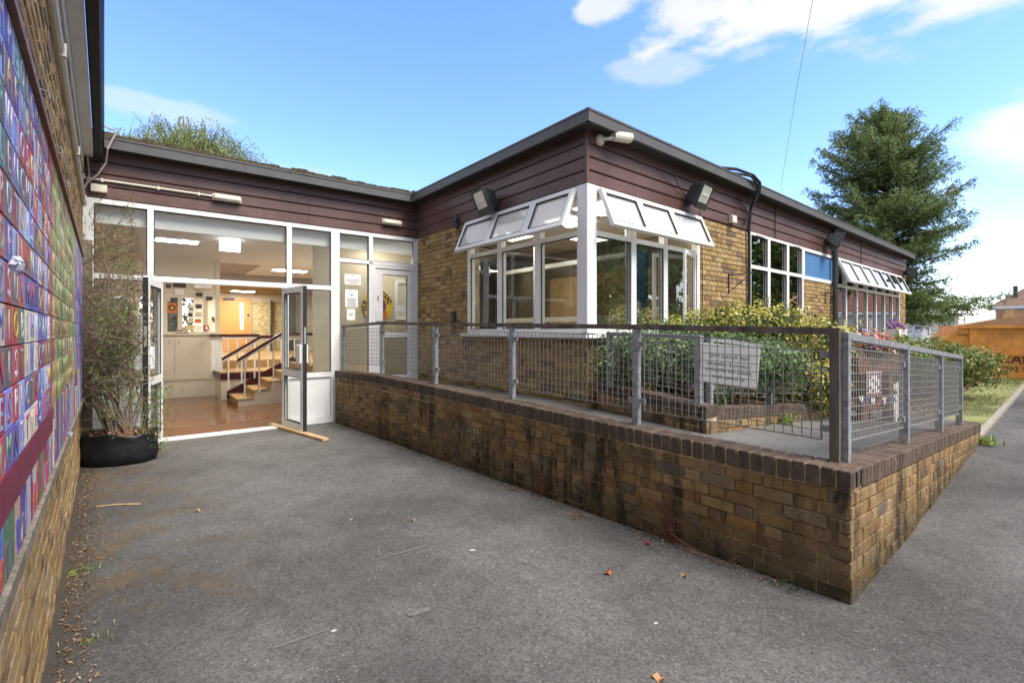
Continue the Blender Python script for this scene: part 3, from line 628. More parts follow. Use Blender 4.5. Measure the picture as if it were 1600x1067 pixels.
# ================================================================== ENTRANCE FOYER (behind the glazed screen; x along, y inward)
def foy(name, label, cat, u, v, z=0, group=None): return thing(name, label, cat, EW.p(u, -v, z), EW.ang, group)
part('floor', G().box(-1.2, 6.5, .06, 4.9, -.02, .012), m_brownwood, EW)
def parquet():
    m = mat('polished_wood_floor', rough=.14, spec=.5); t = m.node_tree; b = t.nodes['Principled BSDF']
    gm = nd(t, 'ShaderNodeNewGeometry'); mp = nd(t, 'ShaderNodeMapping'); mp.inputs['Rotation'].default_value = (0, 0, -EW.ang); mp.inputs['Scale'].default_value = (1.2, 14, 1); t.links.new(gm.outputs['Position'], mp.inputs[0])
    n = nd(t, 'ShaderNodeTexNoise', i_Scale=1.5, i_Detail=6, i_Roughness=.6); t.links.new(mp.outputs[0], n.inputs['Vector'])
    t.links.new(ramp(t, n.outputs[0], [(.34,(.045,.016,.006)),(.5,(.13,.05,.017)),(.66,(.26,.115,.042))]), b.inputs['Base Color']); return m
m_parq = parquet()
part('wood_floor', G().box(-1.2, 6.5, .75, 4.9, .013, .02), m_parq, EW); part('door_mat_strip', G().box(.5, 2.9, .06, .74, .013, .018), mat('brown_matting', (.11,.045,.015), .8, var=.3, scale=40), EW)
part('foyer_ceiling', G().box(-1.5, 7, .06, 1.25, 3.09, 3.12), m_ceilw, EW); part('foyer_ceiling', G().box(-1.5, 7, 1.25, 5.2, 3.07, 3.12), m_ceil, EW); part('foyer_ceiling', G().box(2.9, 7, 5.2, 7.6, 3.07, 3.12), m_ceil, EW); part('foyer_ceiling', G().box(-1.5, 2.9, 5.2, 7.6, 3.055, 3.10), m_ceilt, EW)
part('bulkhead', G().box(-1.5, 7, 7.6, 7.7, 2.72, 3.12), m_ceilt, EW)
tg = G().box(-1.5, 7, 7.7, 12, 2.72, 2.74); tc_ = part('tiled_ceiling', tg, m_ceilt, EW)
tl = G()
for i in range(7): tl.box(-1.5, 7, 7.9+i*.6, 7.912+i*.6, 2.716, 2.7205)
for i in range(14): tl.box(-1.2+i*.6, -1.188+i*.6, 7.7, 12, 2.7165, 2.7202)
for i in range(4): tl.box(-1.5, 2.9, 5.5+i*.6, 5.515+i*.6, 3.050, 3.0555)
for i in range(7): tl.box(-1.2+i*.6, -1.185+i*.6, 5.2, 7.6, 3.0505, 3.0552)
obj('ceiling_grid', tl, mat('ceiling_grid_bar', (.2,.155,.1), .8), tc_)
part('side_wall', G().box(-1.6, -1.5, .1, 12, 0, 3.1), m_cinner, EW); part('side_wall', G().box(4.62, 4.72, 1.12, 4.9, 0, 3.1), m_cinner, EW); part('side_wall', G().box(5.25, 5.35, .14, 1.02, .5, 3.1), m_cinner, EW); part('side_wall', G().box(7, 7.1, 4.9, 12, 0, 3.1), m_cinner, EW)
part('raised_floor', G().box(-1.5, 7, 4.95, 12, .3, .775), m_carpet, EW); part('raised_floor', G().box(3.15, 5.25, .06, 1.02, .3, .60), m_carpet, EW); part('raised_floor', G().box(3.30, 4.62, 1.1, 4.95, .3, .775), m_carpet, EW)
bwl = G(); bars(bwl, [(-1.5,7,0.7,.95),(-1.5,7,2.55,3.1),(-1.5,-.9,.95,2.55),(.3,.55,.95,2.55),(1.9,2.58,.95,2.55),(3.51,7,.95,2.55)], 10.3, 10.4); part('back_wall', bwl, m_cinner, EW)
part('brick_lining', G().box(3.56, 4.6, 10.2, 10.29, .78, 2.45), mat('inner_brick', (.42,.33,.17), .9, var=.45, scale=9, stretch=(1,1,2.5)), EW)
part('grey_door_frame', bars(G(), [(4.1,4.16,.78,2.5),(4.6,4.9,.78,2.7)], 10.1, 10.2), m_dgrey, EW)
dd = part('oak_door', G().box(2.585, 3.505, 10.2, 10.26, .78, 2.56), m_oak, EW); obj('vision_panel', G().box(3.18, 3.30, 10.19, 10.198, 1.5, 2.40), m_lamp_glass, dd); obj('door_closer', G().box(2.72, 3.02, 10.12, 10.2, 2.48, 2.545), m_dgrey, dd)
obj('lock', G().box(3.40, 3.46, 10.18, 10.2, 1.95, 2.03), m_dgrey, dd)
# counter with cupboard doors
ct = foy('counter', 'cream panelled counter with cupboard doors inside the entrance', 'counter', .3, 4.72)
obj('counter_body', G().box(-1.7, 1.72, .03, .25, .36, 1.37), m_cinner, ct); obj('plinth', G().box(-1.7, 1.72, .0, .25, .012, .35), m_cinner, ct); obj('countertop', G().box(-1.7, 1.74, -.02, .3, 1.372, 1.41), m_cinner, ct)
for a, b in ((.15, .84), (.85, 1.49)): d_ = obj('cupboard_door', G().cbox(a, b, .008, .03, .40, 1.34, .004), m_cinner, ct); obj('handle', G().tube([(b-.08 if a < .5 else a+.08, .0, 1.2), (b-.08 if a < .5 else a+.08, .0, 1.26)], .01, 6), m_galv, d_)
# screen of internal windows above the counter
sc = foy('internal_window', 'cream framed internal window screen above the counter', 'window', .3, 4.88)
obj('frame', bars(G(), [(-1.7,-.2,1.41,2.5),(.60,.73,1.41,2.19),(.917,1.0,1.41,2.19),(1.385,1.475,1.41,2.19),(1.62,1.71,1.41,3.05),(-.2,1.62,2.19,2.28),(-.2,.60,1.41,1.45),(.73,.917,1.41,1.45),(1.0,1.385,1.41,1.45),(1.475,1.62,1.41,1.45)], 0, .08), m_cinner, sc)
obj('header_panel', G().box(-1.7, 1.615, .01, .07, 2.505, 3.05).box(-.2, 1.615, .01, .07, 2.285, 2.504), m_cinner, sc)
for a, b in ((-.2,.60),(.73,.917),(1.0,1.385),(1.475,1.62)): pane(sc, a, b, 1.455, 2.185, .04)
def notice(u, v, z, w, h, m, label, cat='notice', deco=None):
    o = foy('notice', label, cat, u, v, z, 'papers and posters inside the entrance'); obj('sheet', G().box(-w/2, w/2, -.004, 0, -h/2, h/2), m, o)
    if deco: obj('print', deco, m_ink if deco is not None else m, o) if not isinstance(deco, tuple) else obj('print', deco[0], deco[1], o)
    return o
ro = lambda a, b, r, n=18, y=-.006: G().add([(a+r*math.cos(6.2832*i/n), y, b+r*math.sin(6.2832*i/n)) for i in range(n)], [tuple(range(n))]) or None
def disc(r, cx=0, cz=0, y=-.006, n=20):
    g = G(); g.prism([(cx+r*math.cos(6.2832*i/n), y, cz+r*math.sin(6.2832*i/n)) for i in range(n)], (0, .002, 0)); return g
nz = notice(1.108, 4.87, 1.967, .17, .22, m_orange, 'orange sunflower poster on the internal window', 'poster', (disc(.066), m_darkprint)); obj('flower_centre', disc(.028, y=-.010), m_yellow, nz)
notice(1.439, 4.87, 2.005, .11, .09, m_cpaper, 'cream sheet at the top left of the notice cluster'); notice(1.60, 4.87, 2.01, .12, .1, m_darkprint, 'dark landscape photograph at the top of the notice cluster', 'photograph')
n_ = notice(1.445, 4.87, 1.834, .125, .17, m_paper, 'portrait photograph of a dark haired figure in the notice cluster', 'photograph', (disc(.045, 0, -.012), m_darkprint)); notice(1.60, 4.87, 1.831, .125, .11, m_cpaper, 'cream sheet right of the portrait photograph')
notice(1.585, 4.87, 1.687, .12, .085, m_orange, 'small orange picture near the bottom of the notice cluster', 'picture'); notice(1.439, 4.87, 1.678, .10, .075, m_cpaper, 'blank cream card under the portrait photograph')
notice(1.439, 4.87, 1.536, .17, .12, m_cpaper, 'wide cream poster low on the left of the notice cluster', 'poster', (disc(.022), m_yellow)); notice(1.60, 4.87, 1.53, .11, .1, m_paper, 'white sheet at the bottom right of the notice cluster')
notice(1.246, 4.86, 2.322, .16, .12, m_paper, 'white sheet pinned on the panel above the sunflower poster'); notice(1.246, 4.86, 2.462, .24, .09, m_darkprint, 'dark photograph strip high above the counter', 'photograph')
notice(1.045, 4.86, 2.437, .09, .09, m_darkprint, 'tiny dark picture high on the left above the counter', 'picture'); notice(1.606, 4.86, 2.275, .13, .09, m_darkprint, 'dark picture on the panel right of the white sheet', 'picture'); notice(1.80, 4.85, 2.197, .12, .085, m_darkprint, 'dark picture on the cream corner post', 'picture')
notice(1.034, 4.87, 2.145, .09, .09, m_cpaper, 'cream card beside the sunflower poster'); notice(1.67, 4.86, 2.386, .16, .08, m_cpaper, 'cream strip of paper under the white strip fitting')
bk = foy('book_stack', 'stack of books lying on the counter', 'books', 1.286, 4.78, 1.411)
for i in range(4): obj('book', G().box(-.13+.01*i, .13-.012*i, -.06, .06, i*.022, i*.022+.020), (m_brownwood, m_cpaper, m_oldwood, m_card)[i], bk)
fa = foy('fire_alarm_point', 'small red fire alarm call point beside the internal windows', 'fire alarm', 1.746, 4.87, 1.53); obj('case', G().cbox(-.055, .055, -.04, 0, -.055, .055, .006), mat('red_plastic', (.5,.02,.02), .4), fa); obj('button', G().box(-.03, .03, -.045, -.04, -.03, .03), m_paper, fa)
# stairs: five treads rising to the right
st = foy('staircase', 'carpeted indoor stairs rising right behind the open door', 'stairs', 2.05, 2.57)
prof = [(0, .02)]
for i in range(5): prof += [(i*.285, .155*(i+1)), ((i+1)*.285, .155*(i+1))]
prof += [(1.425, .02)]
obj('stair_side', G().prism([(x, 0, z-.004) for x, z in prof], (0, .03, 0)), m_cinner, st)
for i in range(5):
    z = .155*(i+1); obj('tread', G().prism([(i*.285-.02, .0, z-.045), (i*.285-.02, .0, z), ((i+1)*.285, .0, z), ((i+1)*.285, .0, z-.045)], (0, 1.06, 0)).box(i*.285-.002, i*.285+.02, .001, 1.06, z-.155, z-.046), m_carpet, st)
obj('stringer', G().prism([(-.05, 1.07, .20), (1.45, 1.07, 1.02), (1.45, 1.07, .80), (-.05, 1.07, -.02+.05)], (0, .04, 0)), m_maroon, st)
def rail(par, p0, p1, zt0, zt1, zb0, zb1, nb, capm=m_maroon):
    p0, p1 = Vector(p0), Vector(p1); d = (p1-p0)
    hr = G(); t = Vector((0, 0, .055)); s = Vector((-d.y, d.x, 0)).normalized()*.035
    A, B = Vector((p0.x, p0.y, zt0)), Vector((p1.x, p1.y, zt1)); hr.add([A-s, A+s, B+s, B-s, A-s+t, A+s+t, B+s+t, B-s+t], [(0,3,2,1),(4,5,6,7),(0,1,5,4),(1,2,6,5),(2,3,7,6),(3,0,4,7)])
    obj('handrail', hr, capm, par); t = Vector((0, 0, -.04)); s *= .6; A.z -= .002; B.z -= .002
    sr = G(); sr.add([A-s, A+s, B+s, B-s, A-s+t, A+s+t, B+s+t, B-s+t], [(0,1,2,3),(4,7,6,5),(0,4,5,1),(1,5,6,2),(2,6,7,3),(3,7,4,0)]); obj('under_rail', sr, m_white, par)
    for i in range(nb):
        f = (i+.5)/nb; q = p0.lerp(p1, f); zt = lin(zt0, zt1, f)-.04; obj('baluster', G().box(q.x-.013, q.x+.013, q.y-.013, q.y+.013, lin(zb0, zb1, f), zt), m_white, par)
rail(st, (-.02, -.03, 0), (.74, -.03, 0), .87, 1.37, .08, .42, 3); rail(st, (.745, -.03, 0), (1.4, -.03, 0), 1.37, 1.37, .5, .75, 3)
rail(st, (-.15, 1.05, 0), (.58, 1.05, 0), .85, 1.31, .2, .5, 3); rail(st, (.585, 1.05, 0), (1.4, 1.05, 0), 1.31, 1.31, .6, .9, 3)
lb = foy('landing', 'cream sided stair landing with maroon edge and white balusters', 'landing', 1.9, 3.72)
obj('landing_base', G().box(0, .16, 0, 1.0, .012, .44).box(.16, 1.4, .0, 1.2, .012, .44), m_cinner, lb); obj('landing_edge', G().box(-.01, 1.4, -.02, 1.2, .441, .575), m_maroon, lb); obj('landing_floor', G().box(0, 1.4, .0, 1.2, .576, .59), m_carpet, lb)
rail(lb, (.03, .02, 0), (-.07, 1.0, 0), 1.34, 1.34, .59, .59, 8); rail(lb, (.05, .02, 0), (.72, .02, 0), 1.34, 1.34, .59, .59, 4)
rl = foy('balustrade', 'white balustrade with timber handrail behind the right glass panel', 'balustrade', 3.3, 2.0); rail(rl, (0, 0, 0), (1.3, 0, 0), 1.42, 1.42, .775, .775, 11, m_brownwood)
obj('kick_board', G().box(0, 1.3, -.02, .02, .776, .92), m_maroon, rl)
# radiator-like fish tank dark cabinet behind stairs omitted from view by the door; ceiling lights
def clight(u, v, z, w, d_, lab, m=m_light):
    o = foy('ceiling_light', lab, 'ceiling light', u, v, z, 'lit ceiling light panels in the entrance'); obj('frame', bars(G(), [(-w/2-.02,-w/2,-.012,0),(w/2,w/2+.02,-.012,0)], -d_/2, d_/2).box(-w/2-.02, w/2+.02, -d_/2-.02, -d_/2, -.012, 0).box(-w/2-.02, w/2+.02, d_/2, d_/2+.02, -.012, 0), m_white, o); obj('diffuser', G().box(-w/2, w/2, -d_/2, d_/2, -.01, -.001), m, o)
clight(1.08, 2.46, 3.068, .62, .34, 'lit panel at the left of the foyer ceiling'); clight(.98, 5.75, 3.052, .62, .34, 'lit panel in the brown ceiling at the left')
clight(3.70, 2.42, 3.068, .55, .34, 'lit panel near the right of the foyer ceiling'); clight(3.72, 5.8, 3.068, .8, .4, 'lit panel deep on the right of the foyer ceiling'); clight(3.14, 9.3, 2.716, .62, .4, 'lit panel in the tiled ceiling before the oak door')
clight(.9, 8.6, 2.716, .9, .5, 'lit panel in the tiled ceiling behind the internal windows'); clight(4.2, 4.0, 3.068, .6, .3, 'lit panel above the balustrade')
def clight2(u, v, z, lab):
    o = thing('ceiling_light', lab, 'ceiling light', LW.p(u, -v, z), LW.ang, 'lit ceiling light panels in the corner classroom'); obj('frame', bars(G(), [(-.32,-.3,-.012,0),(.3,.32,-.012,0)], -.3, .3), m_white, o); obj('diffuser', G().box(-.3, .3, -.3, .3, -.01, -.001), m_lightw, o)
for q in ((3.55, 1.0, 3.136, 'lit panel nearest the corner window'), (2.7, 1.2, 3.136, 'lit panel behind the middle light of the left window'), (3.3, 2.3, 3.136, 'second lit panel behind the corner window'), (1.2, 1.2, 3.136, 'lit panel behind the brick pier'), (2.0, 2.5, 3.136, 'deepest lit panel in the corner classroom')): clight2(*q)
clight(4.1, .55, 3.086, .6, .3, 'added light panel above the side door lobby', m_lobbyfill)  # unseen panel, added to brighten the lobby behind the side door
cbd = thing('shelf_unit', 'tan shelf unit with dark boxes inside the corner classroom', 'shelves', RW.p(3.27, -1.0, .64), RW.ang)
obj('carcass', bars(G(), [(-.3,-.27,0,1.9),(-.03,0,0,1.9),(-.27,-.03,0,.04),(-.27,-.03,.6,.63),(-.27,-.03,1.2,1.23),(-.27,-.03,1.87,1.9)], 0, 2.6), m_wood, cbd)
for i in range(9): obj('box', G().box(-.25, -.06, .1+i*.27, .3+i*.27, (.635, 1.235, .045)[i % 3], (.635, 1.235, .045)[i % 3]+random.uniform(.2,.4)), (m_card, m_darkprint, m_cpaper, m_oak)[i % 4], cbd)
ex = foy('exit_light', 'white box light hanging under the foyer ceiling', 'light', 1.81, 1.76, 3.06); obj('box', G().cbox(-.16, .16, -.03, .03, -.2, -.02, .008), emit('exit_box', (1, 1, .96), 1.6), ex); obj('hanger', G().box(-.02, .02, -.01, .01, -.02, .01), m_white, ex)
hb = foy('strip_heater', 'white strip fitting above the internal window', 'heater', 1.673, 4.84, 2.45); obj('case', G().cbox(-.17, .17, -.08, 0, -.04, .06, .01), m_white, hb)
# round yellow emblem on the inner wall behind the side door
iw = part('inner_wall', G().box(3.02, 5.25, 1.02, 1.1, .6, 3.05), m_cinner, EW)
em = foy('emblem', 'round yellow emblem board with black letters behind the side door glass', 'emblem', 4.19, 1.0, 1.95)
obj('disc', disc(.30, y=-.02), m_yellow, em); obj('robe', disc(.19, -.02, .0, -.026), m_purple, em); obj('face', disc(.10, -.05, .03, -.03, 14), m_skin, em)
g = G(); g.prism([(-.10, -.03, -.28), (.16, -.03, -.25), (.2, -.03, -.1), (.0, -.03, -.12), (-.1, -.03, -.18)], (0, .004, 0)); obj('garment', g, m_orange, em)
def text_mesh(s, size, ext=.001, align='CENTER', bold=0):
    cu = bpy.data.curves.new('text', 'FONT'); cu.body = s; cu.size = size; cu.extrude = ext; cu.align_x = align; cu.offset = bold; cu.align_y = 'CENTER'; cu.resolution_u = 2
    o = bpy.data.objects.new('text', cu); C.objects.link(o); bpy.context.view_layer.update()
    me = bpy.data.meshes.new_from_object(o.evaluated_get(bpy.context.evaluated_depsgraph_get())); bpy.data.objects.remove(o); bpy.data.curves.remove(cu)
    return me
def upright(me, m, mirror=False):
    for v in me.vertices: x, y, z = v.co; v.co = (-x if mirror else x, -z, y)
    if mirror: me.flip_normals()
    me.materials.clear(); me.materials.append(m); return me
for ch, a in (('S', 168), ('U', 192), ('O', 88), ('C', 66), ('U', 44), ('C', 22)):
    o = link('letter', upright(text_mesh(ch, .125, .001, 'CENTER', .007), m_black), em, (.245*math.cos(R(a)), -.024, .245*math.sin(R(a))), (0, R(90-a), 0))
wn = foy('wall_window', 'small white framed inner window behind the side door', 'window', 4.74, 1.0, 2.08); obj('frame', bars(G(), [(-.2,-.14,-.4,.4),(.06,.1,-.4,.4),(-.14,.06,-.4,-.33),(-.14,.06,.33,.4)], -.05, 0), m_white, wn); obj('pane', G().box(-.14, .06, -.02, -.012, -.33, .33), m_lamp_glass, wn)
# notices taped to the glass beside the side door
def gn(u, z, w, h, lab, rows, logo=False):
    o = foy('notice', lab, 'notice', u, -.0, z, 'notices taped to the side light'); obj('sheet', G().box(-w/2, w/2, .008, .011, -h/2, h/2), m_paper, o); g = G()
    for i, (ww, zz) in enumerate(rows): g.box(-ww*w/2, ww*w/2, .0065, .0078, zz*h-.006, zz*h+.006)
    obj('print', g, m_ink, o)
    if logo: obj('crest', disc(.03, 0, .2*h, .006, 12), mat('pale_teal_print', (.35,.55,.56), .6), o)
gn(3.365, 2.32, .27, .17, 'landscape white notice at the top of the side light', [(.1,.35),(.8,.0),(.85,-.17),(.5,-.33)]); gn(3.345, 2.005, .21, .29, 'tall white notice with a pale crest in the side light', [(.1,.42),(.7,-.02),(.75,-.1),(.7,-.18),(.6,-.26),(.75,-.34),(.7,-.42)], True)
gn(3.335, 1.74, .14, .19, 'small white notice lowest in the side light', [(.1,.38),(.6,.05),(.4,-.08)])
gnn = foy('notice', 'white sheet taped to the side door glass beside the emblem', 'notice', 4.22, 0, 1.86, 'notices taped to the side light'); obj('sheet', G().box(-.1, .1, .008, .011, -.05, .05), m_paper, gnn)
lp = foy('notice_board', 'pale sheets behind the left glass panel by the potted shrub', 'notice board', .42, -.0, 1.35)
obj('sheet', G().box(-.16, .2, .03, .034, -.03, .32), m_paper, lp); obj('sheet', G().box(-.16, .2, .03, .034, -.42, -.06), m_paper, lp)

# ================================================================== THINGS FIXED TO THE SCHOOL
def onwall(w, name, label, cat, u, z, off=.03, group=None): return thing(name, label, cat, w.p(u, off, z), w.ang, group)
def floodlight(w, u, z, pan, label):
    o = onwall(w, 'floodlight', label, 'floodlight', u, z, .03, 'grey floodlights fixed to the cladding')
    obj('bracket', G().box(-.05, .05, -.05, 0, -.10, .04).tube([(0, -.04, -.03), (0, -.13, -.06)], .022, 8), m_dgrey, o)
    T = Matrix.Translation((0, -.2, .0)) @ Matrix.Rotation(pan, 4, 'Z') @ Matrix.Rotation(R(24), 4, 'X')
    g = G(); a, b = [(-.15,-.02,-.17),(.15,-.02,-.17),(.15,-.02,.15),(-.15,-.02,.15)], [(-.10,.12,-.11),(.10,.12,-.11),(.10,.12,.09),(-.10,.12,.09)]
    f = [(x, -.055, z_) for x, _, z_ in a]
    g.add([T @ Vector(p) for p in f+a+b], [(0,1,2,3)] + [(i+4,(i+1)%4+4,(i+1)%4,i) for i in range(4)] + [(i+8,(i+1)%4+8,(i+1)%4+4,i+4) for i in range(4)] + [(8,11,10,9)])
    for k in range(5): x = -.08+k*.04; g.box(x-.004, x+.004, .1, .16, -.1, .08, M=T)
    g.box(-.155, .155, -.07, -.05, .15, .165, M=T).box(-.155, -.14, -.07, -.05, -.17, .15, M=T).box(.14, .155, -.07, -.05, -.17, .15, M=T).box(-.155, .155, -.075, -.05, -.185, -.10, M=T)
    obj('housing', g, m_dgrey, o); gl = G().box(-.13, .13, -.0615, -.056, -.095, .13, M=T); obj('glass', gl, m_lamp_glass, o)
    obj('lamp_tube', G().box(-.09, .09, -.066, -.062, .0, .03, M=T), m_paper, o)
    return o
floodlight(LW, 2.45, 3.27, R(-6), 'grey floodlight above the left corner window')
floodlight(RW, 2.1, 3.34, R(4), 'grey floodlight above the right corner window')
floodlight(RW, 7.72, 3.40, R(35), 'grey floodlight beside the dark downpipe')
floodlight(RW, 14.75, 3.28, R(30), 'grey floodlight at the far end of the facade')
cc = onwall(RW, 'security_camera', 'white bullet security camera under the roof corner', 'security camera', .17, 3.66)
obj('mount', G().lathe([(0,0),(.065,0),(.065,.03),(.045,.05),(0,.055)], 18), m_cream, cc, rot=(R(90), 0, 0)); obj('arm', G().tube([(0,-.05,0),(.06,-.11,.0),(.1,-.12,.02)], .02, 8), m_cream, cc)
T = Matrix.Translation((.09,-.13,.03)) @ Matrix.Rotation(R(-6), 4, 'Y')
obj('body', G().tube([T@Vector((0,0,0)), T@Vector((.26,-.03,0))], .052, 16), m_cream, cc, smooth=False); obj('lens', G().tube([T@Vector((.26,-.03,0)), T@Vector((.268,-.031,0))], .04, 16), m_black, cc); obj('sun_hood', G().tube([T@Vector((.02,-.002,.012)), T@Vector((.285,-.033,.012))], .056, 12, cap=False), m_cream, cc)
def bulkhead_light(w, u, z, label):
    o = onwall(w, 'bulkhead_light', label, 'wall light', u, z, .032, 'cream bulkhead lights over the entrance')
    obj('base', G().cbox(-.18, .18, -.03, 0, -.045, .045, .008), m_cream, o); obj('diffuser', G().cbox(-.172, .172, -.085, -.031, -.04, .04, .02), m_cream, o)
bulkhead_light(EW, 1.54, 3.35, 'cream bulkhead light at the end of the white conduit'); bulkhead_light(EW, 4.03, 3.345, 'cream bulkhead light above the side door')
al = onwall(EW, 'junction_box', 'flat cream box on the cladding beside the hall wall', 'junction box', .15, 3.24); obj('lid', G().cbox(-.08, .08, -.05, -.012, -.045, .05, .006), m_cream, al); obj('base', G().box(-.078, .078, -.012, 0, -.043, .048), m_white, al)
cd = onwall(EW, 'conduit', 'white conduit pipe running along the cladding to the light', 'conduit', 0, 3.355, .05); obj('pipe', G().tube([(-.02,0,0),(1.36,0,0)], .013, 8), m_cream, cd)
for u in (.18, .75, 1.2): obj('clip', G().box(u-.012, u+.012, -.018, .02, -.022, .022), m_cream, cd)
obj('drop_pipe', G().tube([(-.02,0,.0),(-.02,0,-.45)], .026, 10).tube([(-.02,0,-.02),(-.02,0,.05)], .04, 10), m_white, cd)
sd = onwall(EW, 'alarm_siren', 'cream siren box beside the top of the potted shrub', 'alarm', -.03, 2.76, .06); obj('case', G().cbox(-.07, .06, -.10, 0, -.14, .13, .02), m_cream, sd); obj('cover', G().cbox(-.05, .045, -.125, -.101, -.11, .10, .01), m_white, sd)
cb = thing('cable', 'loose pink grey cable hanging off the mossy roof edge', 'cable', EW.p(.2, .25, 3.2)); q = [EW.p(-.1,.28,3.98), EW.p(.1,.27,4.0), EW.p(.3,.26,3.94), EW.p(.315,.25,3.9), EW.p(.24,.24,3.7), EW.p(.22,.14,3.55), EW.p(.14,.1,3.4), EW.p(.05,.08,3.3), EW.p(.0,.08,3.22)]
obj('cable_run', G().tube([p-cb.location for p in q], .011, 6), m_gcable, cb); q = [EW.p(.03,.2,3.78), EW.p(.05,.08,3.55), EW.p(.06,.07,3.4), EW.p(.02,.06,3.22)]; obj('cable_run', G().tube([p-cb.location for p in q], .009, 6), m_gcable, cb)
sl = onwall(LW, 'twin_sensor', 'small dark twin sensor lamp at the brick pier top', 'sensor', 1.43, 3.18); obj('head', G().lathe([(0,0),(.055,0),(.06,.05),(.04,.07),(0,.075)], 14), m_dgrey, sl, (0, 0, .03), (R(90), 0, 0)); obj('head', G().lathe([(0,0),(.04,0),(.045,.05),(0,.06)], 12), m_dgrey, sl, (.02, 0, -.07), (R(90), 0, 0)); obj('back_box', G().cbox(-.04, .05, -.02, 0, -.11, .07, .006), m_dgrey, sl)
kp = onwall(LW, 'door_keypad', 'dark keypad on the brick pier beside the window', 'keypad', 1.32, 1.69, .014); obj('case', G().cbox(-.05, .05, -.04, 0, -.09, .09, .012), m_dgrey, kp); obj('face', G().box(-.035, .035, -.044, -.041, -.02, .07), m_black, kp)
dp = onwall(RW, 'downpipe', 'dark green downpipe between the blue panel and long window', 'downpipe', 8.15, 0, .09); obj('pipe', G().tube([(0,0,.3),(0,0,3.72)], .055, 12), m_pipegreen, dp, smooth=False)
for z in (1.0, 2.2, 3.4): obj('bracket', G().box(-.07, .07, -.03, .06, z, z+.04), m_pipegreen, dp)
cbl = thing('cable_bundle', 'black cable bundle dropping over the roof edge beside the brick pier', 'cables', RW.p(3.95, .22, 3.3))
def wire(par, pts, r, m=m_cable): return obj('cable_run', G().tube([Vector(p)-par.location for p in pts], r, 6), m, par)
wire(cbl, [RW.p(2.9,.1,3.92), RW.p(3.3,.16,3.97), RW.p(3.7,.24,3.94), RW.p(3.93,.25,3.86), RW.p(3.96,.23,3.72), RW.p(3.95,.1,3.5), RW.p(3.97,.06,3.2), RW.p(4.0,.05,2.4), RW.p(4.0,.05,1.0)], .024)
wire(cbl, [RW.p(3.1,.12,3.9), RW.p(3.6,.25,3.9), RW.p(3.88,.25,3.8), RW.p(3.9,.2,3.62), RW.p(3.86,.1,3.35), RW.p(3.8,.06,3.2)], .018); wire(cbl, [RW.p(3.95,.2,3.7), RW.p(3.7,.06,3.52), RW.p(3.5,.05,3.35), RW.p(3.42,.05,3.27)], .008); wire(cbl, [RW.p(3.55,.06,3.6), RW.p(3.85,.06,3.45), RW.p(3.98,.06,3.2)], .008)
jb = onwall(RW, 'junction_box', 'small cream box on the cladding beside the black cables', 'junction box', 3.39, 3.22); obj('lid', G().cbox(-.07, .07, -.07, -.01, -.06, .06, .008), m_cream, jb); obj('base', G().box(-.065, .065, -.01, 0, -.055, .055), m_white, jb)
fc = thing('lamp_cable', 'thin dark cable running from the roof to the right floodlight', 'cable', RW.p(1.7, .1, 3.6)); wire(fc, [RW.p(1.35,.22,3.86), RW.p(1.5,.12,3.62), RW.p(1.85,.06,3.42), RW.p(2.0,.06,3.33)], .007); wire(fc, [RW.p(2.3,.1,3.28), RW.p(2.42,.04,3.1), RW.p(2.5,.03,2.8), RW.p(2.52,.03,1.4)], .006)
br = onwall(RW, 'hanging_bracket', 'empty iron hanging basket bracket on the brick pier', 'bracket', 3.35, 2.28, .013, 'iron hanging basket brackets'); obj('back_bar', G().box(-.012, .012, -.012, 0, -.22, .1), m_dgrey, br); obj('arm', G().tube([(0,-.01,.06),(.02,-.42,.08)], .009, 6).tube([(0,-.01,-.2),(.015,-.34,.06)], .008, 6), m_dgrey, br)
br2 = onwall(RW, 'hanging_bracket', 'iron hanging basket bracket under the blue panel', 'bracket', 7.75, 2.25, .013, 'iron hanging basket brackets'); obj('arm', G().tube([(0,-.01,.0),(.02,-.4,.2)], .009, 6), m_dgrey, br2); obj('back_bar', G().box(-.012, .012, -.012, 0, -.2, .1), m_dgrey, br2)

# ================================================================== HALL BUILDING ON THE LEFT
HB = thing('hall_building', 'tall brick hall along the left edge with white gutter board', 'building', (*HW.p(0, -.012).xy, 0), HW.ang)
hwl = obj('brick_wall', G().box(-3, 8.0, .0, .3, -.05, 3.55), m_mortar2, HB)
bh = Bond(); bh.lay(HW, hwl, -1.0, 7.8, .0, .94, flemish=True); bh.lay(HW, hwl, -1.0, 7.8, 2.175, 3.54, flemish=True, start=1); bh.emit(m_hallbrick, 300)
obj('wall_plate', G().box(-3, 8.2, -.018, .1, 3.43, 3.62), m_render, HB); obj('soffit_board', G().box(-3, 7.9, -.108, -.02, 3.62, 3.66), m_whiteb, HB)
obj('gutter', G().prism([(-3, y, z) for y, z in ((-.112, 3.64), (-.125, 3.60), (-.185, 3.60), (-.198, 3.66), (-.198, 3.76), (-.112, 3.76))], (10.9, 0, 0)), m_soffit, HB)
obj('gutter_edge', G().box(-3, 7.9, -.206, -.199, 3.70, 3.80), mat('faded_red_edge', (.42,.16,.22), .6), HB)
obj('eaves_trim', G().box(-3, 7.75, -.212, -.207, 3.66, 3.82), m_soffit, HB); obj('upper_wall', G().box(-3, 8.0, 0, .3, 3.66, 4.6), m_felt, HB)
hp = thing('conduit', 'long white conduit pipe fixed high on the hall wall', 'conduit', HW.p(0, .012, 2.98), HW.ang); obj('pipe', G().tube([(-2, 0, 0), (7.55, 0, 0)], .026, 10), m_cream, hp)
for u in (1.5, 3.4, 5.3, 7.2): obj('clip', G().box(u-.02, u+.02, -.032, .0, -.035, .035), m_cream, hp)
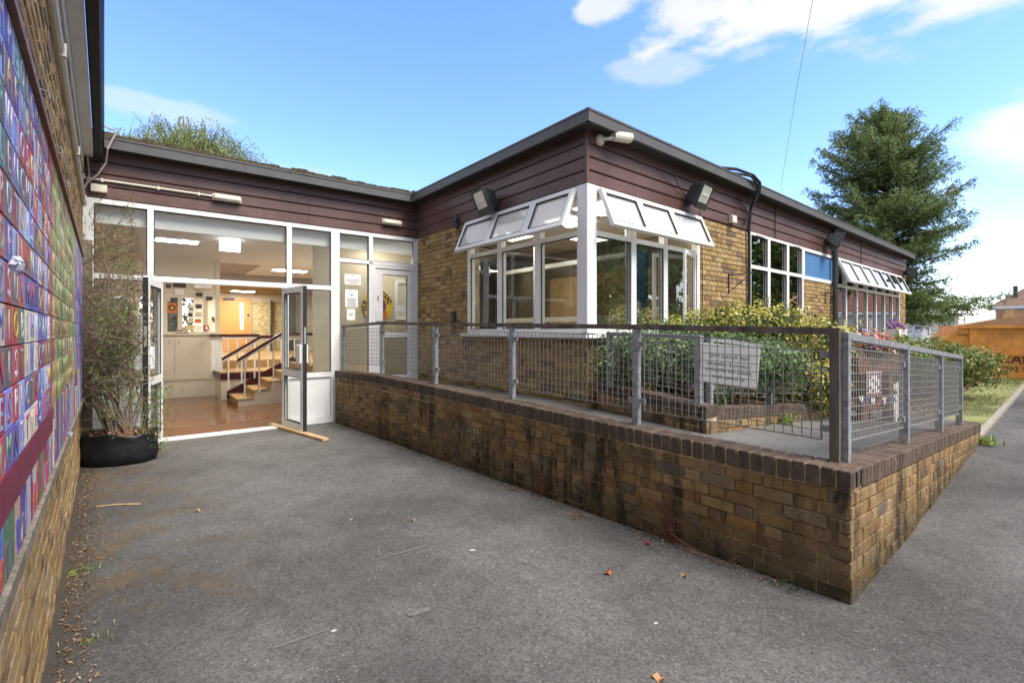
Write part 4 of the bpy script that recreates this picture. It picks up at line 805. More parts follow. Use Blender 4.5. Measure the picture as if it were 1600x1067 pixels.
pt = thing('timber_post', 'weathered timber post at the far end of the hall wall', 'post', HW.p(7.55, .03, 0), HW.ang); obj('shaft', G().box(-.05, .06, -.06, .03, 0, 2.55), m_oldwood, pt); obj('shaft', G().box(-.25, -.14, -.04, .03, 0, .72), m_oldwood, pt)
# ---- mural of painted tiles
MU = thing('mural', 'large painted letter mural of coloured blocks on the hall wall', 'mural', HW.p(0, .001, 0), HW.ang)
MZ1, RH = 2.226, .0997
def paint(name, obcol=True):
    m = mat(name, rough=.55, spec=.35); t = m.node_tree; b = t.nodes['Principled BSDF']
    if obcol: oi = nd(t, 'ShaderNodeObjectInfo'); c = oi.outputs['Color']
    else: at = nd(t, 'ShaderNodeAttribute', attribute_name='paint'); c = at.outputs['Color']
    hn = posn(t, 17, 4, .7); hs = nd(t, 'ShaderNodeHueSaturation'); t.links.new(c, hs.inputs['Color']); t.links.new(mth(t, 'ADD', .5, mth(t, 'MULTIPLY', mth(t, 'SUBTRACT', hn, .5), .55)), hs.inputs['Hue']); t.links.new(mth(t, 'ADD', .55, mth(t, 'MULTIPLY', posn(t, 29, 3), .9)), hs.inputs['Value']); c = hs.outputs[0]
    n = posn(t, 42, 5, .7, (1, 1, .6)); c2 = mixc(t, mth(t, 'MULTIPLY', sstep(t, n, .42, .7), .75), c, mixc(t, 1, c, (.55,.55,.6), 'MULTIPLY'))
    n2 = posn(t, 23, 4, .7, (1, 1, .4)); c2 = mixc(t, mth(t, 'MULTIPLY', sstep(t, n2, .57, .72), .5), c2, (.62,.58,.56))
    t.links.new(c2, b.inputs['Base Color']); bump_in(t, b, n, .2, .003); return m
m_tile = paint('mural_paint'); m_tile_s = paint('mural_paint_small', False)
obj('backing_board', G().prism([(-1.2, 0, .93), (6.5, 0, .765), (6.5, 0, MZ1), (-1.2, 0, MZ1)], (0, -.012, 0)), m_maroon, MU)
obj('top_rail', G().box(-1.2, 6.5, -.04, .0, MZ1, MZ1+.03), m_brownwood, MU); obj('bottom_rail', G().prism([(-1.2, -.035, .89), (6.5, -.035, .725), (6.5, -.035, .765), (-1.2, -.035, .93)], (0, .035, 0)), m_oldwood, MU)
obj('maroon_band', G().box(-1.2, 2.76, -.026, -.0125, 1.03, 1.128), mat('maroon_band_paint', (.19,.018,.05), .55, var=.2, scale=20), MU)
PAL = [(.06,.07,.36),(.10,.13,.48),(.22,.27,.60),(.38,.05,.05),(.28,.035,.06),(.45,.07,.05),(.14,.08,.26),(.62,.56,.48),(.20,.19,.42),(.32,.39,.60),(.46,.06,.05),(.14,.12,.13),(.10,.22,.20),(.16,.10,.14)]
PALG = [(.20,.28,.07),(.28,.33,.12),(.14,.20,.06),(.34,.33,.16),(.40,.22,.10),(.25,.10,.06),(.30,.36,.20),(.12,.25,.10),(.45,.42,.25)]
PALP = [(.16,.08,.30),(.10,.11,.48),(.28,.12,.30),(.42,.36,.40),(.09,.13,.55)]
LC = [(.66,.60,.55),(.58,.45,.46),(.10,.12,.50),(.34,.40,.36),(.45,.05,.06),(.20,.40,.22),(.55,.42,.12),(.42,.50,.66),(.10,.06,.10)]
words = {6: 'AOSUFHWE', 7: 'OMIOBEA', 8: 'ENISTIT', 9: 'RESPECT', 10: 'KIMNZEA', 5: 'EOFILWN', 4: 'APDTOIS', 3: 'ULENCHA', 2: 'GRWTOSE', 1: 'DMAFIBN', 0: 'SHPEOLC'}
lmesh = {}
def letter(ch):
    if ch not in lmesh: me = upright(text_mesh(ch, .104, .0007), m_tile); lmesh[ch] = me
    return lmesh[ch]
CS = 1.187; CW = .1208
tile_u = lambda w, h: G().cbox(-w/2, w/2, -.012, 0, -h/2, h/2, .0015)
t_std = tile_u(CW-.005, RH-.004).mesh('mural_tile', m_tile)
tiles = []
for r in range(11):
    zc = MZ1 - (r+.5)*RH
    for c in range(-6, 44):
        u = CS + (c+.5)*CW
        if u > 6.45: break
        d = u*.7643
        sec = 'L' if c < 12 else 'R' if c == 12 else 'G' if u < 4.95 else 'P'
        tiles.append((abs(d-1.15) + (0 if d > .93 else 9), r, c, u, zc, sec))
tiles.sort(); sg = G(); scol = []
wide = {(7, 5), (7, 6), (7, 7), (10, 5), (10, 6), (10, 7)}
cnt = 0
for d, r, c, u, zc, sec in tiles:
    if r == 10 and sec == 'L' and c > 7: pass
    col = random.choice({'L': PAL, 'R': [(.42,.04,.045)], 'G': PALG, 'P': PALP}[sec])
    if sec == 'L' and (r, c) in wide: col = (.62, .57, .46)
    k = random.uniform(1.0, 1.4); col = tuple(min(1, x*k) for x in col)
    if cnt < 300 and d < 5:
        cnt += 1; o = link('mural_tile', t_std, MU, (u, -.0125, zc)); o.color = (*col, 1)
        if sec == 'L' and (r, c) not in wide:
            ch = words[r][c] if 0 <= c < len(words[r]) else random.choice('ESTRINOAHLMUDWPC'); lo = link('letter', letter(ch), o, (0, -.0125, -.002)); lc = random.choice([q for q in LC if sum(abs(a-b) for a, b in zip(q, col)) > .35] or LC); lo.color = (*lc, 1)
        elif sec != 'R' and random.random() < .9:
            lo = link('letter', letter(random.choice('ILTYXVHNZKM')), o, (0, -.0125, -.002)); lc = random.choice(PALG if sec == 'G' else LC); lo.color = (*[x*1.3 for x in lc], 1)
    else:
        o0 = len(sg.f); sg.box(u-CW/2+.002, u+CW/2-.002, -.0245, -.0125, zc-RH/2+.002, zc+RH/2-.002); scol += [col]*(len(sg.f)-o0)
so = obj('small_tiles', sg, m_tile_s, MU); tag(so, kind='stuff'); ca = so.data.attributes.new('paint', 'FLOAT_COLOR', 'FACE'); ca.data.foreach_set('color', [x for q in scol for x in (*q, 1)])
# painted figures strip under the band
fg = G(); fcol = []
u = -1.0
while u < 6.4:
    w = random.uniform(.05, .11); top = 1.024 if u < 2.76 else 1.126; zb = .93 - .0214*(u+1.2) + .004; o0 = len(fg.f)
    fg.box(u, u+w-.004, -.0235, -.0125, zb, top - random.uniform(0, .01)); col = random.choice([(.55,.30,.19),(.60,.38,.26),(.12,.16,.50),(.13,.07,.28),(.32,.05,.07),(.10,.20,.13),(.5,.48,.45)]); fcol += [col]*(len(fg.f)-o0)
    if random.random() < .7: o0 = len(fg.f); a = u+w*.25; fg.box(a, a+w*.4, -.026, -.0236, zb+.01, lin(zb, top, random.uniform(.5, .9))); fcol += [random.choice(PAL)]*(len(fg.f)-o0)
    u += w
so = obj('figure_panels', fg, m_tile_s, MU); tag(so, kind='stuff'); ca = so.data.attributes.new('paint', 'FLOAT_COLOR', 'FACE'); ca.data.foreach_set('color', [x for q in fcol for x in (*q, 1)])
hk = [(.12+i*.62) for i in range(2, 11)]
for u in hk: obj('hook', G().tube([(u, -.04, MZ1+.01), (u, -.062, MZ1+.005), (u, -.066, MZ1-.012), (u, -.05, MZ1-.02)], .002, 6), m_galv, MU)
for i, (u, z) in enumerate(((1.36, 1.61), (3.6, .87))):
    o = thing('foil_scrap', ('crumpled pale foil flower on the mural beside the letters', 'crumpled silver foil on the mural lower rail', 'small pale foil ring on the upper mural')[i], 'foil', HW.p(u, .05, z), HW.ang)
    P_, N_ = blob_pts(60, (0, 0, 0), (.012, .010, .016)); obj_ = leafobj('foil', leaves(P_, N_, .016, .8, .8), mat('foil', (.62,.66,.74), .3, .4), o)

# ================================================================== LOW WALL (ramp retaining wall)
RWALL = thing('retaining_wall', 'weathered brick retaining wall with dark brick coping beside the ramp', 'wall', (LOWN.x, LOWN.y, 0))
LL = 6.9; LRn = 4.97
wa = Wall(LOWN + LOWL*LL, -LOWL); wb = Wall(LOWN, LOWR)           # left face runs far -> near
def topL(u):                                     # coping top along left face, u from far end
    d = LL - u; return np.interp(d, [0, 1.3, 2.67, 4.03, 5.55, 6.9], [.714, .738, .785, .822, .856, .832])
def topR(u): return .714 - .0698*u
rw = lambda w: (w.o.x-LOWN.x, w.o.y-LOWN.y, 0)
def sheared(top, n, L, y0, y1, dz0, z0):
    g = G(); vs = []
    for i in range(n+1):
        u = L*i/n; t = float(top(u)) + dz0; vs += [(u, y0, z0), (u, y1, z0), (u, y1, t), (u, y0, t)]
    fs = []
    for i in range(n):
        a, b = i*4, i*4+4; fs += [(a+k, b+k, b+(k+1)%4, a+(k+1)%4) for k in range(4)]
    fs += [(0, 1, 2, 3)[::-1], (n*4, n*4+1, n*4+2, n*4+3)]; g.add(vs, fs); return g
ca_ = obj('wall_core', sheared(topL, 24, LL, .0, .165, -.112, -.05), m_mortar2, RWALL, rw(wa), wa.ang)
cb_ = obj('wall_core', sheared(topR, 12, LRn, .001, .16, -.112, -.05), m_mortar2, RWALL, rw(wb), wb.ang)
B1 = Bond(); B1.lay(wa, ca_, .0, LL+.012, -.13-.6+.005, -.13, off=.013, flemish=True); nL = len(B1.items)
sh1 = lambda u: float(topL(u)) + .012; tl1 = lambda u: math.atan2(float(topL(u+.1))-float(topL(u-.1)), .2)
B1.lay(wa, ca_, .0, LL+.012, -.13-.75+.005, -.13-.60, off=.013, start=0)
B1.emit(m_lowbrick, 200, sh1, tl1)
B2 = Bond(); B2.lay(wb, cb_, -.012, LRn, -.13-.675+.005, -.13, off=.013, start=1)
B2.items = [q for q in B2.items if q[3] + topR(q[2]) + .012 > gz(*wb.p(q[2], .012).xy) - .06]
B2.emit(m_lowbrick, 100, lambda u: topR(u) + .012, lambda u: math.atan(-.0698))
cop = [G().cbox(-.0325, .0325, -.018, .178, -.112, 0, .004 + .001*i).mesh('coping_brick', m_coping) for i in range(4)]
n = int(LL/.0755)
for i in range(n+1):
    u = LL - .02 - i*.0755; link('coping_brick', random.choice(cop), RWALL, wa.p(u, 0, float(topL(u)) + random.uniform(-.002, .002)) - RWALL.location, (0, -tl1(u), wa.ang))
for i in range(int(LRn/.0755)):
    u = .222 + i*.0755
    if u > LRn-.02: break
    link('coping_brick', random.choice(cop), RWALL, wb.p(u, 0, topR(u) + random.uniform(-.002, .002)) - RWALL.location, (0, math.atan(.0698), wb.ang))
cm = G(); cm2 = sheared(topL, 24, LL, -.008, .17, -.009, .6); obj('coping_mortar', cm2, m_mortar2, RWALL, rw(wa), wa.ang); cm3 = sheared(lambda u: topR(u), 12, LRn, -.007, .168, -.006, .1)
obj('coping_mortar', G().prism([(.16, -.007, topR(.16)-.112), (.16, -.007, topR(.16)-.006), (LRn-.01, -.007, topR(LRn)-.006), (LRn-.01, -.007, topR(LRn)-.112)], (0, .17, 0)), m_mortar2, RWALL, rw(wb), wb.ang)
obj('corner_slab', G().cbox(.0, .19, -.017, .17, .604, .711, .006), m_coping, RWALL, rw(wb), wb.ang)
for u in (.05, .13): obj('metal_tag', G().box(u, u+.022, -.024, -.0175, .62, .70), m_dgrey, RWALL, rw(wb), wb.ang)

# ---- railings
def railing(name, label, pts, zc, zr, posts, wiremat, postmat, railmat, end_post=True, grp=None, cell=.052, pw=.024, topgap=.085, botgap=.115):
    """pts: plan polyline function t->(x,y) along straight line A->B, posts as fractions"""
    A, B = pts; L = (B-A).length; d = (B-A)/L; ang = math.atan2(d.y, d.x)
    o = thing(name, label, 'railing', (A.x, A.y, zc(0)), 0, grp); base = o.location
    def P(t, off, z): q = A + d*t + Vector((d.y, -d.x))*off; return Vector((q.x, q.y, z)) - base
    def bar(t0, t1, z0a, z0b, z1a, z1b, w):      # prism between t0,t1 with heights at both ends
        g = G(); g.add([P(t0,-w,z0a),P(t1,-w,z0b),P(t1,w,z0b),P(t0,w,z0a),P(t0,-w,z1a),P(t1,-w,z1b),P(t1,w,z1b),P(t0,w,z1a)], [(0,3,2,1),(4,5,6,7),(0,1,5,4),(1,2,6,5),(2,3,7,6),(3,0,4,7)][::1]); return g
    ts = [p*L for p in posts]
    for i, t in enumerate(ts):
        pm = postmat[i] if isinstance(postmat, list) else postmat
        g = bar(t-pw, t+pw, zc(t)-.005, zc(t)-.005, zr(t)-.04, zr(t)-.04, pw); po = obj('post', g, pm, o)
    for i in range(len(ts)-1):
        t0, t1 = ts[i], ts[i+1]
        a = t0-pw if i == 0 else t0; b = t1+pw if i == len(ts)-2 else t1
        obj('top_rail', bar(a, b, zr(a)-.04, zr(b)-.04, zr(a), zr(b), pw+.001), railmat, o)
        m0, m1 = t0+.07, t1-.07; g = G(); zb = lambda t: zc(t)+botgap; zt = lambda t: zr(t)-topgap
        nv = max(2, round((m1-m0)/cell))
        for k in range(nv+1):
            t = lin(m0, m1, k/nv); r_ = .005 if k in (0, nv) else .0032; g.tube([P(t, 0, zb(t)), P(t, 0, zt(t))], r_, 4, cap=False)
        nh = round((zt(m0)-zb(m0))/cell)
        for k in range(nh+1): f = k/nh; r_ = .005 if k in (0, nh) else .0032; g.tube([P(m0, .004, lin(zb(m0), zt(m0), f)), P(m1, .004, lin(zb(m1), zt(m1), f))], r_, 4, cap=False)
        obj('mesh_panel', g, wiremat, o)
        for t, s in ((t0, 1), (t1, -1)):
            for f in (.12, .88):
                z = lin(zb(t), zt(t), f); x = sorted((t+s*pw, t+s*.075)); g = G(); g.add([P(x[0],-.008,z-.02),P(x[1],-.008,z-.02),P(x[1],.012,z-.02),P(x[0],.012,z-.02),P(x[0],-.008,z+.02),P(x[1],-.008,z+.02),P(x[1],.012,z+.02),P(x[0],.012,z+.02)], [(0,3,2,1),(4,5,6,7),(0,1,5,4),(1,2,6,5),(2,3,7,6),(3,0,4,7)])
                obj('clip', g, m_galv, o)
    return o
RA = Vector((1.86, 2.78)); RB = Vector((-2.746, 7.883)); LT = (RB-RA).length
zcL = lambda t: float(np.interp(t/LT, [0,.19,.40,.61,.81,1], [.714,.738,.785,.822,.856,.832])); zrL = lambda t: float(np.interp(t/LT, [0,.19,.40,.61,.81,1], [1.482,1.515,1.54,1.568,1.597,1.556]))
railing('ramp_railing', 'rusty topped mesh railing along the left side of the ramp wall', (RA, RB), zcL, zrL, [0,.193,.403,.606,.806,1.0], m_wire, [m_rust]+[m_galv]*5, m_rust, grp='mesh railings along the ramp wall')
QA = Vector((1.925, 2.80)); QB = QA + LOWR*3.98
railing('ramp_railing', 'galvanised mesh railing along the right side of the ramp wall', (QA, QB), lambda t: .709-.0698*t, lambda t: 1.455-.066*t, [0,.365,.71,1.0], m_wire, m_galv, m_galv, pw=.028, grp='mesh railings along the ramp wall')
# sign tied behind the first bay
sA = RA + (RB-RA).normalized()*.62
m_acr = leafmat('white_acrylic_sheet', [(0,(.92,.91,.88)),(1,(.92,.91,.88))], .4, .6)
sg_ = thing('sign', 'white sign seen from behind, tilted, tied to the ramp mesh', 'sign', (sA.x, sA.y, 1.235), wa.ang)
obj('board', G().cbox(-.195, .195, .014, .02, -.135, .135, .002), m_acr, sg_, rot=(0, R(4), 0))
m_show = mat('show_through_ink', (.34,.35,.38), .7); sgl = obj('lettering', G().box(-.001,.001,.0125,.0128,-.001,.001), m_show, sg_, rot=(0, R(4), 0))
for i, (s, z, sz) in enumerate((('Staff Access Only', .055, .036), ('Visitors & deliveries', .0, .034), ('please use reception', -.04, .034), ('at lower door', -.085, .036))):
    link('text_line', upright(text_mesh(s, sz*1.08, .0004, 'CENTER', .0007), m_show, True), sgl, (0, .0125, z))

# ================================================================== PLANTER BED AT THE CORNER
PB = thing('raised_planter', 'low brick planter bed with dark brick coping in front of the corner window', 'planter', (Pc.x, Pc.y, .5))
pl = Wall(Vector((.95, 5.37)), Pc - Vector((.95, 5.37))); prr = Wall(Pc, LOWR); Lp = (Pc - Vector((.95, 5.37))).length
ptl = lambda u: .90 - .085*u; ptr = lambda u: .778 - .0845*u
cpl = obj('wall_core', sheared(ptl, 6, Lp, .0, .2, -.11, .3), m_mortar2, PB, rw(pl) if 0 else (pl.o.x-Pc.x, pl.o.y-Pc.y, -.5), pl.ang); cpr = obj('wall_core', sheared(ptr, 8, 3.35, .001, .2, -.11, .1), m_mortar2, PB, (0, 0, -.5), prr.ang)
bb = Bond(); bb.lay(pl, cpl, 0, Lp+.012, -.13-.375, -.13); bb.emit(m_lowbrick, 60, lambda u: ptl(u)+.012, lambda u: math.atan(-.085))
bb = Bond(); bb.lay(prr, cpr, -.012, 3.35, -.13-.375, -.13); bb.emit(m_lowbrick, 60, lambda u: ptr(u)+.012, lambda u: math.atan(-.0845))
for i in range(int(Lp/.0755)+1):
    u = Lp-.02-i*.0755; link('coping_brick', random.choice(cop), PB, pl.p(u, 0, ptl(u)) - PB.location, (0, math.atan(.085), pl.ang))
for i in range(int(3.1/.0755)):
    u = .22+i*.0755; link('coping_brick', random.choice(cop), PB, prr.p(u, 0, ptr(u)) - PB.location, (0, math.atan(.0845), prr.ang))
g = G(); g.add([pl.p(.0,-.16,.82)-PB.location, pl.p(Lp,-.16,.72)-PB.location, prr.p(3.3,-.16,.47)-PB.location, prr.p(3.3,-1.4,.47)-PB.location, RW.p(.1,.02,.82)-PB.location], [(0,1,2,3,4)]); obj('soil', g, m_soil, PB)
pr0 = Vector((1.06, 5.22)); pr1 = Pc + (-LOWR*0) + Vector((-.02, .12))
railing('planter_railing', 'short galvanised mesh railing on the left side of the planter', (pr1, pr0), lambda t: .778+.08*t, lambda t: 1.425+.03*t, [0, 1], m_wire, m_galv, m_galv, pw=.03, grp='mesh railings on the planter')
pq0 = Pc + Vector((.10, .17)); railing('planter_railing', 'galvanised mesh railing sloping along the right side of the planter', (pq0, pq0 + LOWR*2.55), lambda t: .77-.0845*t, lambda t: 1.41-.085*t, [0, .52, 1], m_wire, m_galv, m_galv, pw=.024, grp='mesh railings on the planter')

# ================================================================== PLANTS
def bush(name, label, cat, base, blobs, m, size, aspect=.5, stems=6, group=None, inner=None, dens=1.0):
    o = thing(name, label, cat, base, 0, group); base = Vector(base); Vs = []; Vi = []
    for c, r, n in blobs:
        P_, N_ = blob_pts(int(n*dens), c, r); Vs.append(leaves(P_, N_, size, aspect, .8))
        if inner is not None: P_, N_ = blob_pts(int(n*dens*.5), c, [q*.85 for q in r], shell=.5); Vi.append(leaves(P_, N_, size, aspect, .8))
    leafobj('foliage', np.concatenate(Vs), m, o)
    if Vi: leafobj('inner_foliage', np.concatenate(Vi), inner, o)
    g = G()
    for i in range(stems):
        c, r, n = random.choice(blobs); q = Vector((c[0]*.2+random.uniform(-.08,.08), c[1]*.2+random.uniform(-.08,.08), 0)); e = Vector((c[0]+random.uniform(-.5,.5)*r[0], c[1]+random.uniform(-.5,.5)*r[1], c[2]+r[2]*.5))
        g.tube([q, q.lerp(e, .5)+Vector((random.uniform(-.05,.05), random.uniform(-.05,.05), .05)), e], [.02, .014, .006], 5)
    obj('stem', g, m_bark, o); return o
bp_ = prr.p(2.3, -.75, .50)
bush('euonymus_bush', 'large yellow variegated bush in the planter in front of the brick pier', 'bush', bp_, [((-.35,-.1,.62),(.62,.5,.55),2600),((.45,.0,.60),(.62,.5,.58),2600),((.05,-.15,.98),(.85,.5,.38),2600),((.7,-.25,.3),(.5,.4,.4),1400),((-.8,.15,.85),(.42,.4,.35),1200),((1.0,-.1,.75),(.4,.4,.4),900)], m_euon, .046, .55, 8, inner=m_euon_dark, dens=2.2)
hp_ = prr.p(.75, -.62, .70)
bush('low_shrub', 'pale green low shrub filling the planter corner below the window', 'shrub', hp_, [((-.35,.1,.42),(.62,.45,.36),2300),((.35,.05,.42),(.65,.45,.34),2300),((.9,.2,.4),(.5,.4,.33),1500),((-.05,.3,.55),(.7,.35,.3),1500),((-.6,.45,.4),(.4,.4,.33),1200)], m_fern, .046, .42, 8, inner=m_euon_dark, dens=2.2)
lv = leaves(np.array([(random.uniform(-.12,.12), random.uniform(-.1,.1), random.uniform(.05,.22)) for _ in range(60)]), rng.normal(0,1,(60,3)), .26, .1, .3, np.tile([0,0,1.],(60,1)))
o = thing('strap_leaf_plant', 'strappy blue green plant on the planter coping behind the mesh', 'plant', prr.p(.5, -.2, .70)); leafobj('foliage', lv, m_fern, o)
o = thing('weed', 'tuft of grass weed growing at the planter base', 'weed', prr.p(1.6, .06, rz(*prr.p(1.6,.06).xy))); leafobj('foliage', leaves(np.array([(random.gauss(0,.05), random.gauss(0,.05), random.uniform(.02,.1)) for _ in range(70)]), rng.normal(0,1,(70,3)), .13, .12, .3, np.tile([0,0,1.],(70,1))), m_lime, o)
o = thing('dry_shrub', 'wispy reddish brown shrub against the wall behind the yellow bush', 'shrub', RW.p(8.2, .5, .35)); P_, N_ = blob_pts(150, (-.05,0,1.3), (.24,.2,.5)); leafobj('foliage', leaves(P_, N_, .05, .4), leafmat('rust_leaf', [(0,(.16,.09,.06)),(1,(.30,.20,.14))]), o); obj('stem', G().tube([(0,0,0),(.05,0,.6),(.1,0,1.5)], [.02,.012,.004], 5).tube([(0,0,.3),(-.15,0,.9),(-.3,.05,1.6)], [.015,.01,.004], 5), m_bark, o)
# right hand shrubs in the bed
def bq(a, b): q = wend + kd*a + kn*b; return Vector((q.x, q.y, gz(q.x, q.y)+.05))
bush('shrub', 'broad green shrub with reddish tints beside the skip', 'shrub', bq(4.1, .95), [((-.1,0,.58),(.68,.65,.46),1700),((-.75,.1,.56),(.62,.58,.46),1500),((.35,-.1,.56),(.5,.55,.40),1300),((-.45,.3,.80),(.5,.45,.30),900),((-1.2,.3,.55),(.6,.6,.5),1100)], m_laurel, .075, .42, 10, dens=1.7)
bush('shrub', 'green shrub directly behind the galvanised railing end', 'shrub', bq(2.5, 1.5), [((0,0,.55),(.7,.6,.5),1500),((-.7,.4,.55),(.7,.6,.5),1500),((.5,.5,.7),(.7,.6,.55),1400)], m_laurel, .07, .42, 8, dens=1.6)
bush('hedge', 'rounded dark green hedge at the far corner of the school', 'hedge', bq(6.6, 3.8), [((0,0,.8),(.9,.8,.75),2300),((-1.1,.2,.75),(.9,.8,.7),2200),((.9,-.3,.6),(.9,.7,.6),1900),((-1.9,.4,.6),(.8,.7,.6),1300)], m_hedge, .07, .55, 6)
# potted shrub by the entrance
pc = Vector((-4.40, 5.42, 0))
PO = thing('potted_shrub', 'straggly half bare shrub in a black bag pot beside the entrance', 'potted plant', pc, R(20))
pg = G(); prof = [(.28,.0),(.335,.012),(.365,.10),(.358,.2),(.348,.285),(.358,.315),(.352,.335),(.335,.33),(.33,.28)]; nS = 40
vs = []
for j, (r_, z) in enumerate(prof):
    for k in range(nS):
        a = 6.2832*k/nS; w = 1 + .018*math.sin(a*9+j)+.012*math.sin(a*17+j*2.1) + random.uniform(-.006,.006); vs.append((r_*w*math.cos(a), r_*w*.72*math.sin(a), z + (.018*math.sin(a*3+.6) + .01*math.sin(a*7) if j > 3 else 0)))
pg.add(vs, [(j*nS+k, j*nS+(k+1)%nS, (j+1)*nS+(k+1)%nS, (j+1)*nS+k) for j in range(len(prof)-1) for k in range(nS)] + [tuple(range(nS))[::-1]]); obj('pot', pg, m_bag, PO, smooth=True)
obj('soil', G().lathe([(.328,.275),(.2,.315),(.0,.335)], 24, sx=1, sy=.72), m_soil, PO)
P_ = np.array([(random.gauss(0,.17), random.gauss(0,.11), .33+random.uniform(-.02,.03)) for _ in range(260)]); tag(leafobj('bark_chips', leaves(P_, [[0,0,1]]*260, .045, .5, .7), m_dryleaf, PO), kind='stuff')
tg_, lfp, tips = G(), [], []
def grow(p, d, L, r, depth):
    pts = [p]; n = 5
    for i in range(n):
        d = (d + Vector((random.gauss(0,.16), random.gauss(0,.16), random.gauss(-.03 if depth else .02,.10)))).normalized(); p = p + d*L/n
        dw = p.x*math.cos(R(20)) - p.y*math.sin(R(20)) + pc.x, p.x*math.sin(R(20)) + p.y*math.cos(R(20)) + pc.y
        dist = dw[0]*.7643 + dw[1]*.6448 + .1996     # keep off the hall wall
        if dist < .12: d = (d + Vector((.6,.0,.1))).normalized()
        if (Vector(dw) - EW.o).dot(EW.d) > .50: d = (d + Vector((-.75,.25,.1))).normalized()
        df = (Vector(dw) - EW.o).dot(EW.n)           # and off the glazing
        if df < .10: d = (d + Vector((.2,-.7,0))).normalized()
        pts.append(p)
    tg_.tube(pts, [r*(1-.7*i/n) for i in range(n+1)], 4 if depth else 5, cap=False)
    if depth < 3:
        for _ in range((6, 5, 3)[depth] + random.randrange(2)):
            i = random.randrange(2, n+1); q = pts[i]; nd_ = (d + Vector((random.gauss(0,.75), random.gauss(0,.65), random.gauss(0,.55)))).normalized(); grow(q, nd_, L*random.uniform(.32,.55), max(r*.5, .0024), depth+1)
    else: tips.append(pts[-1]); tips.append(pts[-3])
for i in range(21):
    a = random.uniform(0, 6.28); tgt = Vector((-.22+random.gauss(0,.20), .12+random.gauss(0,.16), 1.0)).normalized()
    grow(Vector((.10*math.cos(a), .07*math.sin(a), .30)), tgt, random.uniform(1.0, 2.0), .013, 0)
obj('branches', tg_, m_twig, PO)
ta = np.array([t for t in tips if t.z > .5]); rng.shuffle(ta)
rt = np.array([[math.cos(R(20)), -math.sin(R(20))],[math.sin(R(20)), math.cos(R(20))]])
k = len(ta); sel = ta[(rng.random(k) < .03) | ((rng.random(k) < .12) & (ta[:,0] > .03))]; lp_ = np.repeat(sel, 7, 0) + rng.normal(0, .035, (len(sel)*7, 3)); leafobj('leaves', leaves(lp_, rng.normal(0,1,lp_.shape), .030, .45, .4), leafmat('young_leaf', [(0,(.09,.15,.03)),(1,(.22,.30,.07))]), PO)
lp_ = np.array([(.34+random.gauss(0,.09), -.02+random.gauss(0,.07), random.uniform(.1,.85)) for _ in range(520)]); leafobj('leaves', leaves(lp_, rng.normal(0,1,lp_.shape), .035, .4, .4), leafmat('fresh_leaf', [(0,(.05,.12,.03)),(1,(.16,.27,.06))]), PO)
g = G()
for i in range(12): x = .28+random.gauss(0,.05); g.tube([(.2,-.02,.3),(x,-.03,.5+random.uniform(-.2,.3)),(x+random.uniform(.0,.22),-.05,.3+random.uniform(-.15,.5))], [.004,.003,.0015], 4, cap=False)
obj('branches', g, m_twig, PO)

# wooden flower stand with cut-out cats
fs = thing('flower_planter', 'brown wooden flower stand full of red and purple flowers', 'planter', (4.62, 6.35, rz(4.62, 6.35)), R(20))
for x in (-.24, .26):
    for y in (-.14, .14): obj('leg', G().box(x-.05, x+.05, y-.04, y+.04, 0, .62), m_brownwood, fs)
obj('trough', G().prism([(-.36,-.2,.62),(.36,-.2,.62),(.40,-.2,.82),(-.40,-.2,.82)], (0,.4,0)), m_brownwood, fs); obj('shelf', G().box(-.3,.32,-.16,.16,.14,.17), m_brownwood, fs)
P_, N_ = blob_pts(900, (0,0,.86), (.46,.26,.16), shell=.5); leafobj('foliage', leaves(P_, N_, .05, .5), m_fern, fs)
P_, N_ = blob_pts(700, (0,0,.95), (.44,.25,.14), shell=.35); tag(leafobj('flowers', leaves(P_, N_, .065, .9, .5), m_flower, fs), kind='stuff')
hs = thing('fabric_panel', 'square red and blue patterned fabric panel hung on the flower stand', 'panel', (4.57, 6.11, rz(4.6, 6.1)+.48), R(20)); obj('cloth', G().box(-.14,.14,-.01,0,-.15,.15), m_paper, hs)
g = G()
for i in range(6):
    for j in range(7):
        if (i in (0,5) or j in (0,6) or (i+j)%3 == 0): g.box(-.13+i*.046, -.095+i*.046, -.014, -.0105, -.145+j*.042, -.115+j*.042)
obj('pattern', g, mat('red_blue_print', (.32,.07,.14), .7, var=.9, scale=40), hs)
bt = thing('bunting', 'string of small white bunting flags on the flower stand', 'bunting', (4.6, 6.08, rz(4.6,6.1)+.34), R(20)); 
for i in range(7):
    x = -.32+i*.105; z = -.05+.05*abs(i-3)/3; obj('flag', G().prism([(x-.045,-.02,z),(x+.045,-.02,z),(x,-.02,z-.10)], (0,.004,0)), (m_paper, mat('blue_print', (.10,.12,.35)), m_paper, mat('red_print', (.45,.05,.06)))[i%4], bt)
ct_ = thing('cat_cutout', 'white and black striped cat cut-out standing by the flower stand', 'ornament', (5.07, 6.42, rz(5.07, 6.42)), R(18))
cp = [(-.15,0),(-.05,0),(-.04,.10),(.10,.10),(.11,.0),(.17,0),(.18,.42),(.24,.60),(.19,.61),(.14,.50),(-.02,.46),(-.05,.56),(-.09,.50),(-.15,.50),(-.19,.57),(-.21,.45),(-.16,.30)]
obj('body', G().prism([(x,0,z) for x,z in cp], (0,.018,0)), m_paper, ct_); g = G()
for i in range(5): g.prism([(-.06+i*.05,-.003,.14+.03*(i%2)),(-.035+i*.05,-.003,.15),(-.03+i*.05,-.003,.40),(-.055+i*.05,-.003,.38)], (0,.002,0))
obj('stripes', g, m_dgrey, ct_)
ct2 = thing('cat_cutout', 'small white kitten cut-out in front of the striped cat', 'ornament', (4.98, 6.22, rz(4.98, 6.22)), R(18)); obj('body', G().prism([(x*.5,0,z*.5) for x,z in cp], (0,.015,0)), m_paper, ct2)
